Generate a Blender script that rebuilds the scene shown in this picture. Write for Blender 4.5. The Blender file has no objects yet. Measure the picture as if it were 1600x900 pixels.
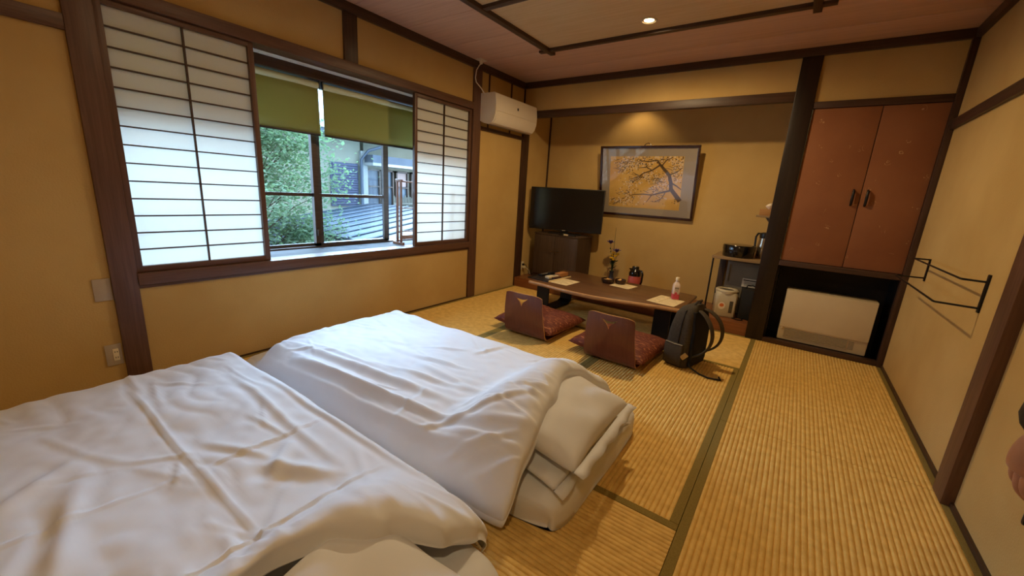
import bpy, bmesh, math, random
from mathutils import Vector, Matrix, noise
random.seed(7)
S = bpy.context.scene
COL = S.collection
PI = math.pi

# ------------------------------------------------------------------ camera, sky, exposure
cam_d = bpy.data.cameras.new('camera'); cam = bpy.data.objects.new('camera', cam_d); COL.objects.link(cam)
YAW, PITCH, ROLL = -0.60764735, -0.23773555, 0.06091861
fw = Vector((math.sin(YAW)*math.cos(PITCH), math.cos(YAW)*math.cos(PITCH), math.sin(PITCH)))
rt = Vector((math.cos(YAW), -math.sin(YAW), 0)); up = rt.cross(fw)
r2 = rt*math.cos(ROLL)+up*math.sin(ROLL); u2 = -rt*math.sin(ROLL)+up*math.cos(ROLL)
mw = Matrix((r2, u2, -fw)).transposed().to_4x4(); mw.translation = (2.91, 0, 1.2)
cam.matrix_world = mw
cam_d.sensor_width = 36; cam_d.lens = 36*0.77613341/2; cam_d.clip_start = 0.02; cam_d.clip_end = 200
S.camera = cam
S.view_settings.view_transform = 'Standard'; S.view_settings.look = 'None'
S.view_settings.gamma = 1; S.view_settings.use_curve_mapping = False
S.view_settings.exposure = 0.0
S.cycles.use_denoising = True
S.cycles.max_bounces = 10; S.cycles.diffuse_bounces = 5; S.cycles.transparent_max_bounces = 12
S.cycles.sample_clamp_indirect = 6.0
SKY = 8.5
wd = bpy.data.worlds.new('sky'); S.world = wd; wd.use_nodes = True
nt = wd.node_tree; nt.nodes.clear()
wo = nt.nodes.new('ShaderNodeOutputWorld'); bg = nt.nodes.new('ShaderNodeBackground')
bg.inputs[0].default_value = (0.50, 0.73, 1.0, 1); bg.inputs[1].default_value = SKY
nt.links.new(bg.outputs[0], wo.inputs[0])
# bright hazy sun over the opposite roofs, shining into the window
sl_ = bpy.data.lights.new('hazy_sun', 'SUN'); sl_.energy = 41.0; sl_.angle = math.radians(100); sl_.color = (0.47, 0.72, 1.0)
so_ = bpy.data.objects.new('hazy_sun', sl_); COL.objects.link(so_); so_.location = (-6, 1, 6)
so_.rotation_euler = Vector((-0.78, 0.72, 0.40)).to_track_quat('Z', 'Y').to_euler()
# daylight portal over the window opening (guides the sampling of the sky only)
pl = bpy.data.lights.new('window_portal', 'AREA'); pl.shape = 'RECTANGLE'; pl.size = 2.8; pl.size_y = 1.4
pl.cycles.is_portal = True
po = bpy.data.objects.new('window_portal', pl); COL.objects.link(po)
po.location = (-0.47, 1.87, 1.31); po.rotation_euler = (PI/2, 0, -PI/2)
WARM = (1.0, 0.725, 0.385)
LAMP_W = 102.0

# ------------------------------------------------------------------ helpers
def lin(c):
    return tuple(((v/12.92) if v <= 0.04045 else ((v+0.055)/1.055)**2.4) for v in c)
def rgb(r, g, b):
    return lin((r/255, g/255, b/255))+(1,)
def mat(name, c1, c2=None, rough=0.6, scale=(4, 4, 4), nscale=1.0, detail=4, bump=0.0, bscale=(30, 30, 30), metal=0.0, spec=0.4,
        lo=0.35, hi=0.65, emit=None, estr=0.0, coat=0.0, dist=0.0, sheen=0.0):
    m = bpy.data.materials.new(name); m.use_nodes = True
    t = m.node_tree; b = t.nodes['Principled BSDF']
    b.inputs['Base Color'].default_value = c1; b.inputs['Roughness'].default_value = rough
    b.inputs['Metallic'].default_value = metal; b.inputs['Specular IOR Level'].default_value = spec
    b.inputs['Coat Weight'].default_value = coat; b.inputs['Coat Roughness'].default_value = 0.15
    b.inputs['Sheen Weight'].default_value = sheen
    tc = t.nodes.new('ShaderNodeTexCoord')
    def noi(sc, det, di=0.0):
        mp = t.nodes.new('ShaderNodeMapping'); mp.inputs['Scale'].default_value = sc
        t.links.new(tc.outputs['Object'], mp.inputs[0])
        n = t.nodes.new('ShaderNodeTexNoise'); n.inputs['Scale'].default_value = 1.0
        n.inputs['Detail'].default_value = det; n.inputs['Distortion'].default_value = di
        t.links.new(mp.outputs[0], n.inputs[0]); return n
    if c2 is not None:
        n = noi(scale, detail, dist)
        r = t.nodes.new('ShaderNodeValToRGB'); r.color_ramp.elements[0].position = lo; r.color_ramp.elements[1].position = hi
        r.color_ramp.elements[0].color = c1; r.color_ramp.elements[1].color = c2
        t.links.new(n.outputs[0], r.inputs[0]); t.links.new(r.outputs[0], b.inputs['Base Color'])
    if bump:
        n = noi(bscale, 3)
        bp = t.nodes.new('ShaderNodeBump'); bp.inputs['Strength'].default_value = bump; bp.inputs['Distance'].default_value = 0.004
        t.links.new(n.outputs[0], bp.inputs['Height']); t.links.new(bp.outputs[0], b.inputs['Normal'])
    if emit is not None:
        b.inputs['Emission Color'].default_value = emit; b.inputs['Emission Strength'].default_value = estr
    return m
def wood(name, c1, c2, axis, rough=0.5, fine=70, bump=0.15, coat=0.0, spec=0.4):
    sc = [fine, fine, fine]; sc[axis] = fine/22
    return mat(name, c1, c2, rough=rough, scale=tuple(sc), detail=3, bump=bump, bscale=tuple(v*1.6 for v in sc), coat=coat, dist=0.6, lo=0.3, hi=0.7, spec=spec)
def translucent(name, c, mix=0.5, ctrans=None):
    m = bpy.data.materials.new(name); m.use_nodes = True; t = m.node_tree; t.nodes.clear()
    o = t.nodes.new('ShaderNodeOutputMaterial'); d = t.nodes.new('ShaderNodeBsdfDiffuse'); tr = t.nodes.new('ShaderNodeBsdfTranslucent')
    x = t.nodes.new('ShaderNodeMixShader'); x.inputs[0].default_value = mix
    n = t.nodes.new('ShaderNodeTexNoise'); n.inputs['Scale'].default_value = 90; n.inputs['Detail'].default_value = 5
    tc = t.nodes.new('ShaderNodeTexCoord'); t.links.new(tc.outputs['Object'], n.inputs[0])
    r = t.nodes.new('ShaderNodeValToRGB'); r.color_ramp.elements[0].color = tuple(v*0.94 for v in c[:3])+(1,); r.color_ramp.elements[1].color = c
    t.links.new(n.outputs[0], r.inputs[0]); t.links.new(r.outputs[0], d.inputs[0])
    tr.inputs[0].default_value = ctrans or c
    t.links.new(d.outputs[0], x.inputs[1]); t.links.new(tr.outputs[0], x.inputs[2]); t.links.new(x.outputs[0], o.inputs[0])
    return m
def glass(name, tint=(0.95, 0.98, 1, 1), refl=0.6, ior=1.45):
    m = bpy.data.materials.new(name); m.use_nodes = True; t = m.node_tree; t.nodes.clear()
    o = t.nodes.new('ShaderNodeOutputMaterial'); a = t.nodes.new('ShaderNodeBsdfTransparent'); g = t.nodes.new('ShaderNodeBsdfGlossy')
    g.inputs['Roughness'].default_value = 0.02; a.inputs[0].default_value = tint
    g.inputs[0].default_value = (refl, refl, refl, 1)
    f = t.nodes.new('ShaderNodeLayerWeight'); pw = t.nodes.new('ShaderNodeMath'); pw.operation = 'POWER'; pw.inputs[1].default_value = 5
    t.links.new(f.outputs['Facing'], pw.inputs[0]); ma = t.nodes.new('ShaderNodeMath'); ma.operation = 'MULTIPLY_ADD'; ma.inputs[1].default_value = 0.95; ma.inputs[2].default_value = ((ior-1)/(ior+1))**2
    t.links.new(pw.outputs[0], ma.inputs[0])
    x = t.nodes.new('ShaderNodeMixShader'); t.links.new(ma.outputs[0], x.inputs[0])
    t.links.new(a.outputs[0], x.inputs[1]); t.links.new(g.outputs[0], x.inputs[2]); t.links.new(x.outputs[0], o.inputs[0])
    return m

def box(bm, x0, x1, y0, y1, z0, z1, bev=0.0, rot=None):
    vs = [bm.verts.new((x, y, z)) for z in (z0, z1) for y in (y0, y1) for x in (x0, x1)]
    fs = [bm.faces.new([vs[i] for i in f]) for f in ((0, 2, 3, 1), (4, 5, 7, 6), (0, 1, 5, 4), (2, 6, 7, 3), (0, 4, 6, 2), (1, 3, 7, 5))]
    if bev:
        es = list({e for f in fs for e in f.edges})
        bmesh.ops.bevel(bm, geom=es, offset=bev, segments=2, affect='EDGES', profile=0.6)
    return vs
def obj(name, bm, m, parent=None, smooth=False, label=None):
    me = bpy.data.meshes.new(name)
    bmesh.ops.recalc_face_normals(bm, faces=bm.faces[:])
    bm.to_mesh(me); bm.free()
    o = bpy.data.objects.new(name, me); COL.objects.link(o)
    for mm in (m if isinstance(m, (list, tuple)) else [m]): me.materials.append(mm)
    if smooth:
        me.shade_smooth()
        if smooth != 'all': me.set_sharp_from_angle(angle=math.radians(40))
    if parent is not None: o.parent = parent
    if label: o['label'] = label
    return o
def bobj(name, dims, m, parent=None, bev=0.0, label=None):
    bm = bmesh.new(); box(bm, *dims, bev=bev)
    return obj(name, bm, m, parent, smooth=bool(bev), label=label)
def boxes(name, lst, m, parent=None, bev=0.0, label=None):
    bm = bmesh.new()
    for d in lst: box(bm, *d, bev=bev)
    return obj(name, bm, m, parent, smooth=bool(bev), label=label)
def tag(o, label, cat=None, group=None, kind=None):
    o['label'] = label
    if cat: o['category'] = cat
    if group: o['group'] = group
    if kind: o['kind'] = kind
    return o
def thing(name, label, cat, loc=(0, 0, 0), rz=0.0, group=None):
    o = bpy.data.objects.new(name, None); COL.objects.link(o); o.empty_display_size = 0.05
    o.location = loc; o.rotation_euler = (0, 0, rz)
    return tag(o, label, cat, group)
def struct(o, label):
    o['kind'] = 'structure'; o['label'] = label; return o
def copy_tree(o, parent=None):
    c = o.copy(); COL.objects.link(c); c.parent = parent
    for ch in [k for k in bpy.data.objects if k.parent == o]: copy_tree(ch, c)
    return c
def link_copy(o, parent, loc):
    c = o.copy(); COL.objects.link(c); c.parent = parent; c.location = loc; return c
def tube(bm, pts, r, seg=8, cap=True, mi=0):
    pts = [Vector(p) for p in pts]; n = len(pts)
    rs = r if isinstance(r, (list, tuple)) else [r]*n
    rings = []; prev = None
    for i, p in enumerate(pts):
        d = (pts[min(i+1, n-1)]-pts[max(i-1, 0)]).normalized()
        if prev is None:
            a = Vector((0, 0, 1)) if abs(d.z) < 0.9 else Vector((1, 0, 0)); nrm = (a-d*a.dot(d)).normalized()
        else:
            nrm = (prev-d*prev.dot(d)).normalized()
        prev = nrm; bi = d.cross(nrm)
        rings.append([bm.verts.new(p+(nrm*math.cos(2*PI*k/seg)+bi*math.sin(2*PI*k/seg))*rs[i]) for k in range(seg)])
    for i in range(n-1):
        for k in range(seg):
            f = bm.faces.new((rings[i][k], rings[i][(k+1) % seg], rings[i+1][(k+1) % seg], rings[i+1][k])); f.material_index = mi
    if cap:
        bm.faces.new(rings[0][::-1]).material_index = mi; bm.faces.new(rings[-1]).material_index = mi
def lathe(bm, prof, c=(0, 0, 0), seg=24, sx=1.0, sy=1.0, mi=0):
    rings = []
    for r, z in prof:
        if r < 1e-5: rings.append([bm.verts.new((c[0], c[1], c[2]+z))])
        else: rings.append([bm.verts.new((c[0]+r*sx*math.cos(2*PI*k/seg), c[1]+r*sy*math.sin(2*PI*k/seg), c[2]+z)) for k in range(seg)])
    for a, b in zip(rings, rings[1:]):
        if len(a) == 1 and len(b) == 1: continue
        for k in range(seg):
            k2 = (k+1) % seg
            if len(a) == 1: f = bm.faces.new((a[0], b[k], b[k2]))
            elif len(b) == 1: f = bm.faces.new((a[k], a[k2], b[0]))
            else: f = bm.faces.new((a[k], a[k2], b[k2], b[k]))
            f.material_index = mi
def prism(bm, pts, axis, a0, a1):
    """extrude a 2-D outline along an axis; pts are the two other coordinates in xyz order"""
    def P(p, a):
        v = list(p); v.insert(axis, a); return bm.verts.new(v)
    A = [P(p, a0) for p in pts]; B = [P(p, a1) for p in pts]; n = len(pts)
    bm.faces.new(A[::-1]); bm.faces.new(B)
    for i in range(n): bm.faces.new((A[i], A[(i+1) % n], B[(i+1) % n], B[i]))
def sstep(a, b, x):
    t = max(0.0, min(1.0, (x-a)/(b-a))); return t*t*(3-2*t)
def interp(tab, x):
    if x <= tab[0][0]: return tab[0][1]
    for (a, va), (b, vb) in zip(tab, tab[1:]):
        if x <= b:
            t = (x-a)/(b-a); t = t*t*(3-2*t); return va+(vb-va)*t
    return tab[-1][1]

# ------------------------------------------------------------------ materials
plaster = mat('ochre_plaster', rgb(196, 164, 104), rgb(186, 153, 94), rough=0.95, scale=(2, 2, 2), bump=0.25, bscale=(120, 120, 120), spec=0.15)
DK1, DK2 = rgb(56, 37, 26), rgb(76, 52, 38)
dkz = wood('dark_timber_upright', DK1, DK2, 2, rough=0.45)
dky = wood('dark_timber_lengthwise', DK1, DK2, 1, rough=0.45)
dkx = wood('dark_timber_crosswise', DK1, DK2, 0, rough=0.45)
redz = wood('brown_timber_upright', rgb(84, 57, 43), rgb(104, 74, 57), 2, rough=0.42)
redy = wood('brown_timber_lengthwise', rgb(84, 57, 43), rgb(104, 74, 57), 1, rough=0.42)
blackz = wood('black_lacquered_post', rgb(28, 19, 13), rgb(40, 27, 19), 2, rough=0.35)
ceilb = wood('ceiling_board', rgb(198, 158, 132), rgb(212, 172, 144), 0, rough=0.55, fine=34, bump=0.05)
ceilp = mat('ceiling_panel', rgb(216, 186, 140), rgb(208, 176, 130), rough=0.7, scale=(3, 60, 3), spec=0.2)
tat = mat('tatami_rush', rgb(230, 194, 114), rgb(212, 174, 96), rough=0.55, scale=(22, 22, 22), bump=0.3, bscale=(300, 300, 300), spec=0.35)
heri = mat('tatami_border_cloth', rgb(140, 122, 66), rgb(126, 108, 54), rough=0.8, scale=(200, 200, 200), spec=0.2)
white_cloth = mat('white_cotton', (0.76, 0.785, 0.84, 1), (0.73, 0.755, 0.81, 1), rough=0.75, scale=(6, 6, 6), bump=0.08, bscale=(14, 14, 14), spec=0.2, sheen=0.15)
# ================================================================== SETTING
RW, BY, FY, CZ = 3.668, 4.206, -1.285, 2.44
# ---- floor: ribbed tatami mats
fl = struct(bobj('floor', (-0.02, RW+0.02, FY-0.02, BY+0.02, -0.09, -0.035), plaster), 'floor laid with ribbed tatami mats')
_mats = {}
def mat_mesh(L, Wd, along):
    key = (round(L, 3), round(Wd, 3), along)
    if key in _mats: return _mats[key]
    n = int(round((Wd-0.07)/0.0208)); h = 0.0060
    bm = bmesh.new(); prof = [(-Wd/2+0.0015, -0.035), (-Wd/2+0.0015, -0.003)]
    w0 = -Wd/2+0.032; p = (Wd-0.064)/n
    for i in range(n):
        for q, zz in ((0.0, -h), (0.10, -h*0.42), (0.28, -h*0.08), (0.5, 0.0), (0.72, -h*0.08), (0.90, -h*0.42)): prof.append((w0+(i+q)*p, zz))
    prof += [(w0+n*p, -h), (Wd/2-0.0015, -0.003), (Wd/2-0.0015, -0.035)]
    ends = []
    for l in (-L/2+0.0015, L/2-0.0015):
        ends.append([bm.verts.new((w, l, z) if along == 'y' else (l, w, z)) for w, z in prof])
    for i in range(len(prof)-1): bm.faces.new((ends[0][i], ends[0][i+1], ends[1][i+1], ends[1][i]))
    for e in ends: bm.faces.new(e)
    me = bpy.data.meshes.new('tatami_mat'); bmesh.ops.recalc_face_normals(bm, faces=bm.faces[:]); bm.to_mesh(me); bm.free()
    me.materials.append(tat); me.shade_smooth(); me.set_sharp_from_angle(angle=math.radians(60))
    bm = bmesh.new(); a = (0.0, 0.034, -L/2+0.001, L/2-0.001, -0.02, 0.0012)
    box(bm, *(a if along == 'y' else (a[2], a[3], a[0], a[1], a[4], a[5])), bev=0.001)
    hm = bpy.data.meshes.new('border'); bm.to_mesh(hm); bm.free(); hm.materials.append(heri)
    _mats[key] = (me, hm); return _mats[key]
def tatami(x0, x1, y0, y1, along):
    L, Wd = ((y1-y0), (x1-x0)) if along == 'y' else ((x1-x0), (y1-y0))
    me, hm = mat_mesh(L, Wd, along)
    o = bpy.data.objects.new('tatami_mat', me); COL.objects.link(o); o.parent = fl; o.location = ((x0+x1)/2, (y0+y1)/2, 0)
    for e in (-Wd/2+0.001, Wd/2-0.035):
        b = bpy.data.objects.new('border', hm); COL.objects.link(b); b.parent = o
        b.location = (e, 0, 0) if along == 'y' else (0, e, 0)
T = 0.917; c0, c1, c2, c3, c4 = 0, T, 2*T, 3*T, RW
for a, b in ((2.40, BY), (0.57, 2.40), (FY, 0.57)):
    tatami(c3, c4, a, b, 'y'); tatami(c0, c1, a, b, 'y')
tatami(c1, c3, 3.275, BY, 'x'); tatami(c1, c2, 1.44, 3.275, 'y'); tatami(c2, c3, 1.44, 3.275, 'y')
tatami(c1, c3, 0.525, 1.44, 'x'); tatami(c1, c2, FY, 0.525, 'y'); tatami(c2, c3, FY, 0.525, 'y')

# ---- left wall (window wall) and its timber
P0, P1, P2, P3 = 0.451, 0.557, 3.290, 3.410       # window posts along y
SB, ST, KB, KT = 0.553, 0.640, 1.990, 2.057       # sill, head heights
struct(boxes('wall_left', [(-0.12, -0.008, FY-0.1, P0+0.01, -0.05, 2.6), (-0.12, -0.008, P1-0.01, P2+0.01, -0.05, SB+0.02),
       (-0.12, -0.008, P1-0.01, P2+0.01, KT-0.02, 2.6), (-0.12, -0.008, P3-0.01, 4.30, -0.05, 2.6)], plaster), 'ochre plaster wall with the shoji window')
N = [0]
def trim(dims, m, label, bev=0.003):
    N[0] += 1
    return struct(bobj('trim_%d' % N[0], dims, m, bev=bev), label)
trim((-0.12, 0.014, P0, P1, 0.0, CZ), redz, 'thick brown post left of the shoji window')
trim((-0.12, 0.014, P2, P3, 0.0, CZ), redz, 'brown post right of the shoji window')
trim((-0.12, 0.014, 4.206, 4.345, 0.0, CZ), dkz, 'dark post at the left side of the alcove')
trim((-0.12, 0.022, P1, P2, 0.575, ST), redy, 'brown window sill under the shoji tracks')
trim((-0.10, 0.004, P1, P2, SB, 0.575), redy, 'thin strip under the window sill')
trim((-0.12, 0.018, P1, P2, KB, KT), redy, 'brown head beam above the window')
trim((-0.02, 0.010, 1.865, 1.976, KT, CZ-0.06), dkz, 'short upright between window head and ceiling')
trim((-0.02, 0.010, FY, P0, 1.800, 1.868), redy, 'horizontal rail on the wall left of the window post')
trim((-0.02, 0.012, P3, 4.206, 1.813, 1.850), dky, 'rail under the air conditioner')
for yy in (3.545, 3.945):
    trim((-0.008, 0.004, yy-0.007, yy+0.007, 1.850, CZ-0.06), dkz, 'thin batten above the air conditioner at y %.1f m' % yy, bev=0)
trim((-0.01, 0.030, FY, BY, 2.378, CZ), dky, 'cornice strip along the window wall')
trim((0.0, 0.006, P1, P2, 0.0, 0.012), dky, 'thin floor strip below the window', bev=0)
N0 = [o for o in bpy.data.objects if o.name.startswith('trim_')]
for o in N0:
    if 'batten' in o['label']: o['label'] = 'thin batten above the air conditioner, ' + ('nearer the window post' if 'y 3.5' in o['label'] else 'nearer the alcove')

# ---- right wall, back wall, front wall
struct(bobj('wall_right', (RW, RW+0.1, FY-0.1, 5.0, -0.05, 2.6), plaster), 'ochre plaster wall with the towel rack')
trim((RW-0.040, RW+0.01, 2.300, 2.425, 0.0, CZ), redz, 'brown post on the towel rack wall')
trim((RW-0.022, RW+0.01, FY, 4.19, 1.800, 1.866), dky, 'rail high on the towel rack wall')
trim((RW-0.030, RW+0.01, FY, BY, 2.378, CZ), dky, 'cornice strip along the towel rack wall')
struct(bobj('baseboard_right', (RW-0.012, RW+0.005, FY, BY, 0.0, 0.022), dky), 'dark strip at the foot of the towel rack wall')
struct(bobj('wall_front', (-0.12, RW+0.1, FY-0.1, FY, -0.05, 2.6), plaster), 'plaster wall behind the camera')

# alcove
AY = 4.86; AX = 2.762
struct(bobj('wall_back', (-0.12, AX+0.1, AY, AY+0.1, -0.05, 2.6), plaster), 'ochre plaster back wall of the alcove')
struct(bobj('wall_alcove_left', (-0.12, -0.004, 4.30, AY, -0.05, 2.6), plaster), 'narrow plaster side wall left of the television')
struct(bobj('wall_alcove_right', (AX, AX+0.06, 4.30, AY, -0.05, 2.6), plaster), 'plaster side wall with the corner shelf')
alc = wood('alcove_board', rgb(120, 72, 42), rgb(140, 88, 54), 0, rough=0.35, coat=0.2)
struct(bobj('floor_alcove', (0.0, AX, BY+0.001, AY, -0.05, 0.115), alc, bev=0.004), 'raised wooden floor of the alcove')
struct(bobj('ceiling_alcove', (-0.1, AX+0.1, 4.235, AY+0.1, 2.40, 2.5), ceilp), 'ceiling of the alcove')
trim((0.0, 2.700, 4.190, 4.250, 2.055, 2.130), dkx, 'dark lintel across the top of the alcove')
struct(bobj('wall_lintel', (0.0, 2.72, 4.208, 4.235, 2.12, 2.6), plaster), 'plaster strip above the alcove lintel')
trim((-0.004, 0.014, 4.842, AY, 0.115, 2.40), dkz, 'thin upright in the back corner of the alcove')
trim((2.695, 2.834, 4.180, 4.320, 0.0, CZ-0.055), blackz, 'black alcove post between picture wall and cupboard', bev=0.006)
trim((0.0, RW, 4.172, BY+0.004, 2.378, CZ), dkx, 'cornice strip along the alcove side')
trim((3.630, RW, 4.168, 4.230, 0.0, 2.378), dkz, 'slim dark post in the corner beside the cupboard')
trim((2.834, 3.630, 4.186, 4.230, 1.990, 2.040), dkx, 'rail above the cupboard doors')
struct(bobj('wall_cupboard_top', (2.82, 3.64, 4.206, 4.24, 2.03, 2.6), plaster), 'plaster strip above the cupboard doors')
trim((2.834, 3.630, 4.180, 4.60, 0.712, 0.757), dkx, 'ledge under the cupboard doors above the heater')
nichem = mat('black_niche_lining', rgb(24, 17, 12), rgb(30, 21, 15), rough=0.5)
struct(boxes('wall_niche', [(2.83, 2.85, 4.30, 4.62, 0, 0.72), (3.64, 3.66, 4.22, 4.62, 0, 0.72), (2.83, 3.66, 4.60, 4.64, 0, 2.5), (2.83, 3.66, 4.21, 4.60, -0.02, 0.012)], nichem), 'dark lining of the heater niche')
trim((2.834, 3.630, 4.180, 4.235, 0.0, 0.040), dkx, 'dark floor board in front of the heater')

# ---- ceiling: boards, raised panels and their frame
HX0, HX1, HY0, HY1 = 0.82, 2.76, 0.50, 3.345
ce = struct(boxes('ceiling', [(-0.1, RW+0.1, FY-0.1, BY+0.05, 2.56, 2.62)], ceilb), 'boarded ceiling with a framed panel field')
seams = [FY]+[3.353+0.47*k for k in range(-9, 2)]+[BY]
seams = [s for s in seams if FY <= s <= BY]
for a, b in zip(seams, seams[1:]):
    segs = [(0.0, RW)]
    if b > HY0 and a < HY1: segs = [(0.0, HX0), (HX1, RW)]
    for s0, s1 in segs: bobj('board', (s0+0.001, s1-0.001, a+0.002, b-0.002, CZ, 2.47), ceilb, ce, bev=0.002)
for a, b in ((0.50, 1.50), (1.50, 2.42), (2.42, 3.345)):
    bobj('panel', (HX0, HX1, a+0.002, b-0.002, 2.447, 2.475), ceilp, ce)
trim((0.797, 0.845, 0.42, 3.430, 2.418, 2.452), dky, 'ceiling frame beam on the window side')
trim((2.737, 2.785, 0.42, 3.430, 2.418, 2.452), dky, 'ceiling frame beam on the towel rack side')
trim((0.735, 2.860, 3.322, 3.368, 2.422, 2.456), dkx, 'ceiling frame beam nearest the alcove')
trim((0.845, 2.737, 2.398, 2.444, 2.424, 2.456), dkx, 'ceiling frame cross beam between the panels')
trim((0.845, 2.737, 1.478, 1.524, 2.424, 2.456), dkx, 'second ceiling frame cross beam behind the view')
trim((0.735, 2.860, 0.480, 0.526, 2.422, 2.456), dkx, 'ceiling frame beam above the futons')

# ---- window bay: ledge, soffit, outer frame, sliding sashes
wn = bpy.data.objects.new('window_1', None); COL.objects.link(wn); struct(wn, 'bay window with brown sashes behind the shoji screens')
ledgem = mat('ledge_board', rgb(88, 86, 86), rgb(78, 76, 78), rough=0.75, scale=(40, 3, 40), spec=0.12)
bobj('ledge', (-0.47, -0.121, 0.45, 3.40, 0.56, ST), ledgem, wn, bev=0.003)
bobj('ledge_front', (-0.121, -0.045, P1, P2, 0.60, ST-0.001), redy, wn)
soff = mat('soffit_panel', rgb(232, 230, 224), rgb(224, 221, 214), rough=0.7, scale=(120, 120, 120))
ys = [0.45, 0.92, 1.365, 1.805, 2.25, 2.69, 3.13, 3.40]
for a, b in zip(ys, ys[1:]): bobj('soffit_board', (-0.47, -0.02, a+0.002, b-0.002, 1.995, 2.03), soff, wn)
boxes('side_wall', [(-0.47, -0.11, 0.40, 0.45, 0.5, 2.1), (-0.47, -0.11, 3.40, 3.45, 0.5, 2.1), (-0.47, -0.12, 0.40, 3.45, 2.031, 2.10), (-0.47, -0.12, 0.40, 3.45, 0.5, 0.559)], plaster, wn)
bobj('header_beam', (-0.300, -0.215, 0.45, 3.40, 1.930, 1.994), dky, wn, bev=0.003)
bronze = mat('bronze_aluminium', rgb(70, 58, 50), rgb(80, 66, 57), rough=0.4, metal=0.3, scale=(3, 3, 90))
boxes('outer_frame', [(-0.47, -0.37, 0.45, 3.40, ST, ST+0.012), (-0.47, -0.37, 0.45, 3.40, 1.955, 1.995), (-0.47, -0.37, 0.45, 0.475, ST, 1.99), (-0.47, -0.37, 3.375, 3.40, ST, 1.99)], bronze, wn)
pane = glass('window_glass', refl=0.55)
def sash(y0, y1, x):
    s = boxes('sash', [(x-0.014, x+0.014, y0, y0+0.042, ST+0.012, 1.955), (x-0.014, x+0.014, y1-0.042, y1, ST+0.012, 1.955),
              (x-0.014, x+0.014, y0, y1, ST+0.010, ST+0.034), (x-0.014, x+0.014, y0, y1, 1.915, 1.955), (x-0.012, x+0.012, y0, y1, 1.062, 1.088)], bronze, wn)
    bobj('pane', (x-0.002, x+0.002, y0+0.04, y1-0.04, ST+0.03, 1.93), pane, s)
    return s
sash(0.475, 1.17, -0.395); sash(1.13, 1.845, -0.43); sash(1.790, 2.520, -0.395); sash(1.835, 2.560, -0.43)
bobj('latch', (-0.381, -0.365, 1.800, 1.822, ST+0.10, ST+0.15), bronze, wn, bev=0.004)

# ---- downlights
lampm = mat('lamp_glow', (1, 0.8, 0.5, 1), emit=(1.0, 0.72, 0.36, 1), estr=14)
trimm = mat('lamp_trim', rgb(205, 190, 165), rgb(198, 182, 156), rough=0.4)
def downlight(x, y, z, label, power, rad=0.045, ang=178):
    t = thing('downlight', label, 'lamp', (x, y, z), group='recessed ceiling lamps')
    bm = bmesh.new(); lathe(bm, [(rad+0.014, 0.0), (rad+0.012, -0.004), (rad+0.002, -0.005), (rad, 0.0), (rad-0.004, 0.03)], seg=28); obj('trim_ring', bm, trimm, t, True)
    bm = bmesh.new(); lathe(bm, [(0, -0.001), (rad*0.7, 0.0), (rad-0.002, 0.003)], seg=28); obj('bulb', bm, lampm, t, True)
    L = bpy.data.lights.new('lamp_light', 'SPOT'); L.energy = power; L.color = WARM; L.spot_size = math.radians(ang); L.spot_blend = 0.55; L.shadow_soft_size = 0.04
    lo = bpy.data.objects.new('lamp_light', L); COL.objects.link(lo); lo.parent = t; lo.location = (0, 0, -0.02)
    return t
downlight(1.775, 3.145, 2.446, 'glowing round downlight in the ceiling panel in front of the alcove', LAMP_W)
downlight(2.95, -0.35, 2.439, 'round downlight in the boarded ceiling behind the camera', LAMP_W*0.40)
downlight(1.30, 1.00, 2.446, 'unseen fill lamp added above the futons to warm the window wall', LAMP_W*0.10)  # fill lamp added to lift the window wall; no fixture known here
downlight(1.22, 4.62, 2.398, 'small spot lamp hidden in the alcove above the picture', LAMP_W*0.12, rad=0.03, ang=110)
# ================================================================== WINDOW FURNISHINGS
paper = translucent('shoji_paper', (0.86, 0.84, 0.79, 1), 0.52, (0.92, 0.90, 0.84, 1))
latw = wood('shoji_lattice', rgb(58, 38, 27), rgb(76, 52, 38), 1, rough=0.5)
def shoji(y0, y1, label, fw=0.030):
    t = thing('shoji_screen', label, 'shoji screen', (-0.022, y0, ST+0.002), group='shoji screens in the window')
    w = y1-y0; h = KB-ST-0.004
    for nm, d in (('stile', (-0.016, 0.016, 0, fw, 0, h)), ('stile', (-0.016, 0.016, w-fw, w, 0, h)), ('rail', (-0.0155, 0.0155, fw, w-fw, 0, 0.032)), ('rail', (-0.0155, 0.0155, fw, w-fw, h-0.026, h))):
        bobj(nm, d, redz if nm == 'stile' else redy, t, bev=0.002)
    bobj('paper', (-0.0115, -0.0105, fw-0.01, w-fw+0.01, 0.02, h-0.015), paper, t)
    rows = 14; z0 = 0.032; dz = (h-0.026-0.032)/rows
    first = None
    for k in range(1, rows):
        if first is None: first = bobj('lattice_bar', (-0.010, 0.004, fw, w-fw, -0.0035, 0.0035), latw, t); first.location.z = z0+dz*k
        else: link_copy(first, t, (0, 0, z0+dz*k))
    bobj('lattice_upright', (-0.010, 0.006, w/2-0.004, w/2+0.004, 0.03, h-0.02), latw, t)
    return t
shoji(0.559, 1.256, 'wide white paper shoji screen beside the thick left post')
shoji(2.537, 3.288, 'white paper shoji screen on the right, next to the air conditioner')

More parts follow.
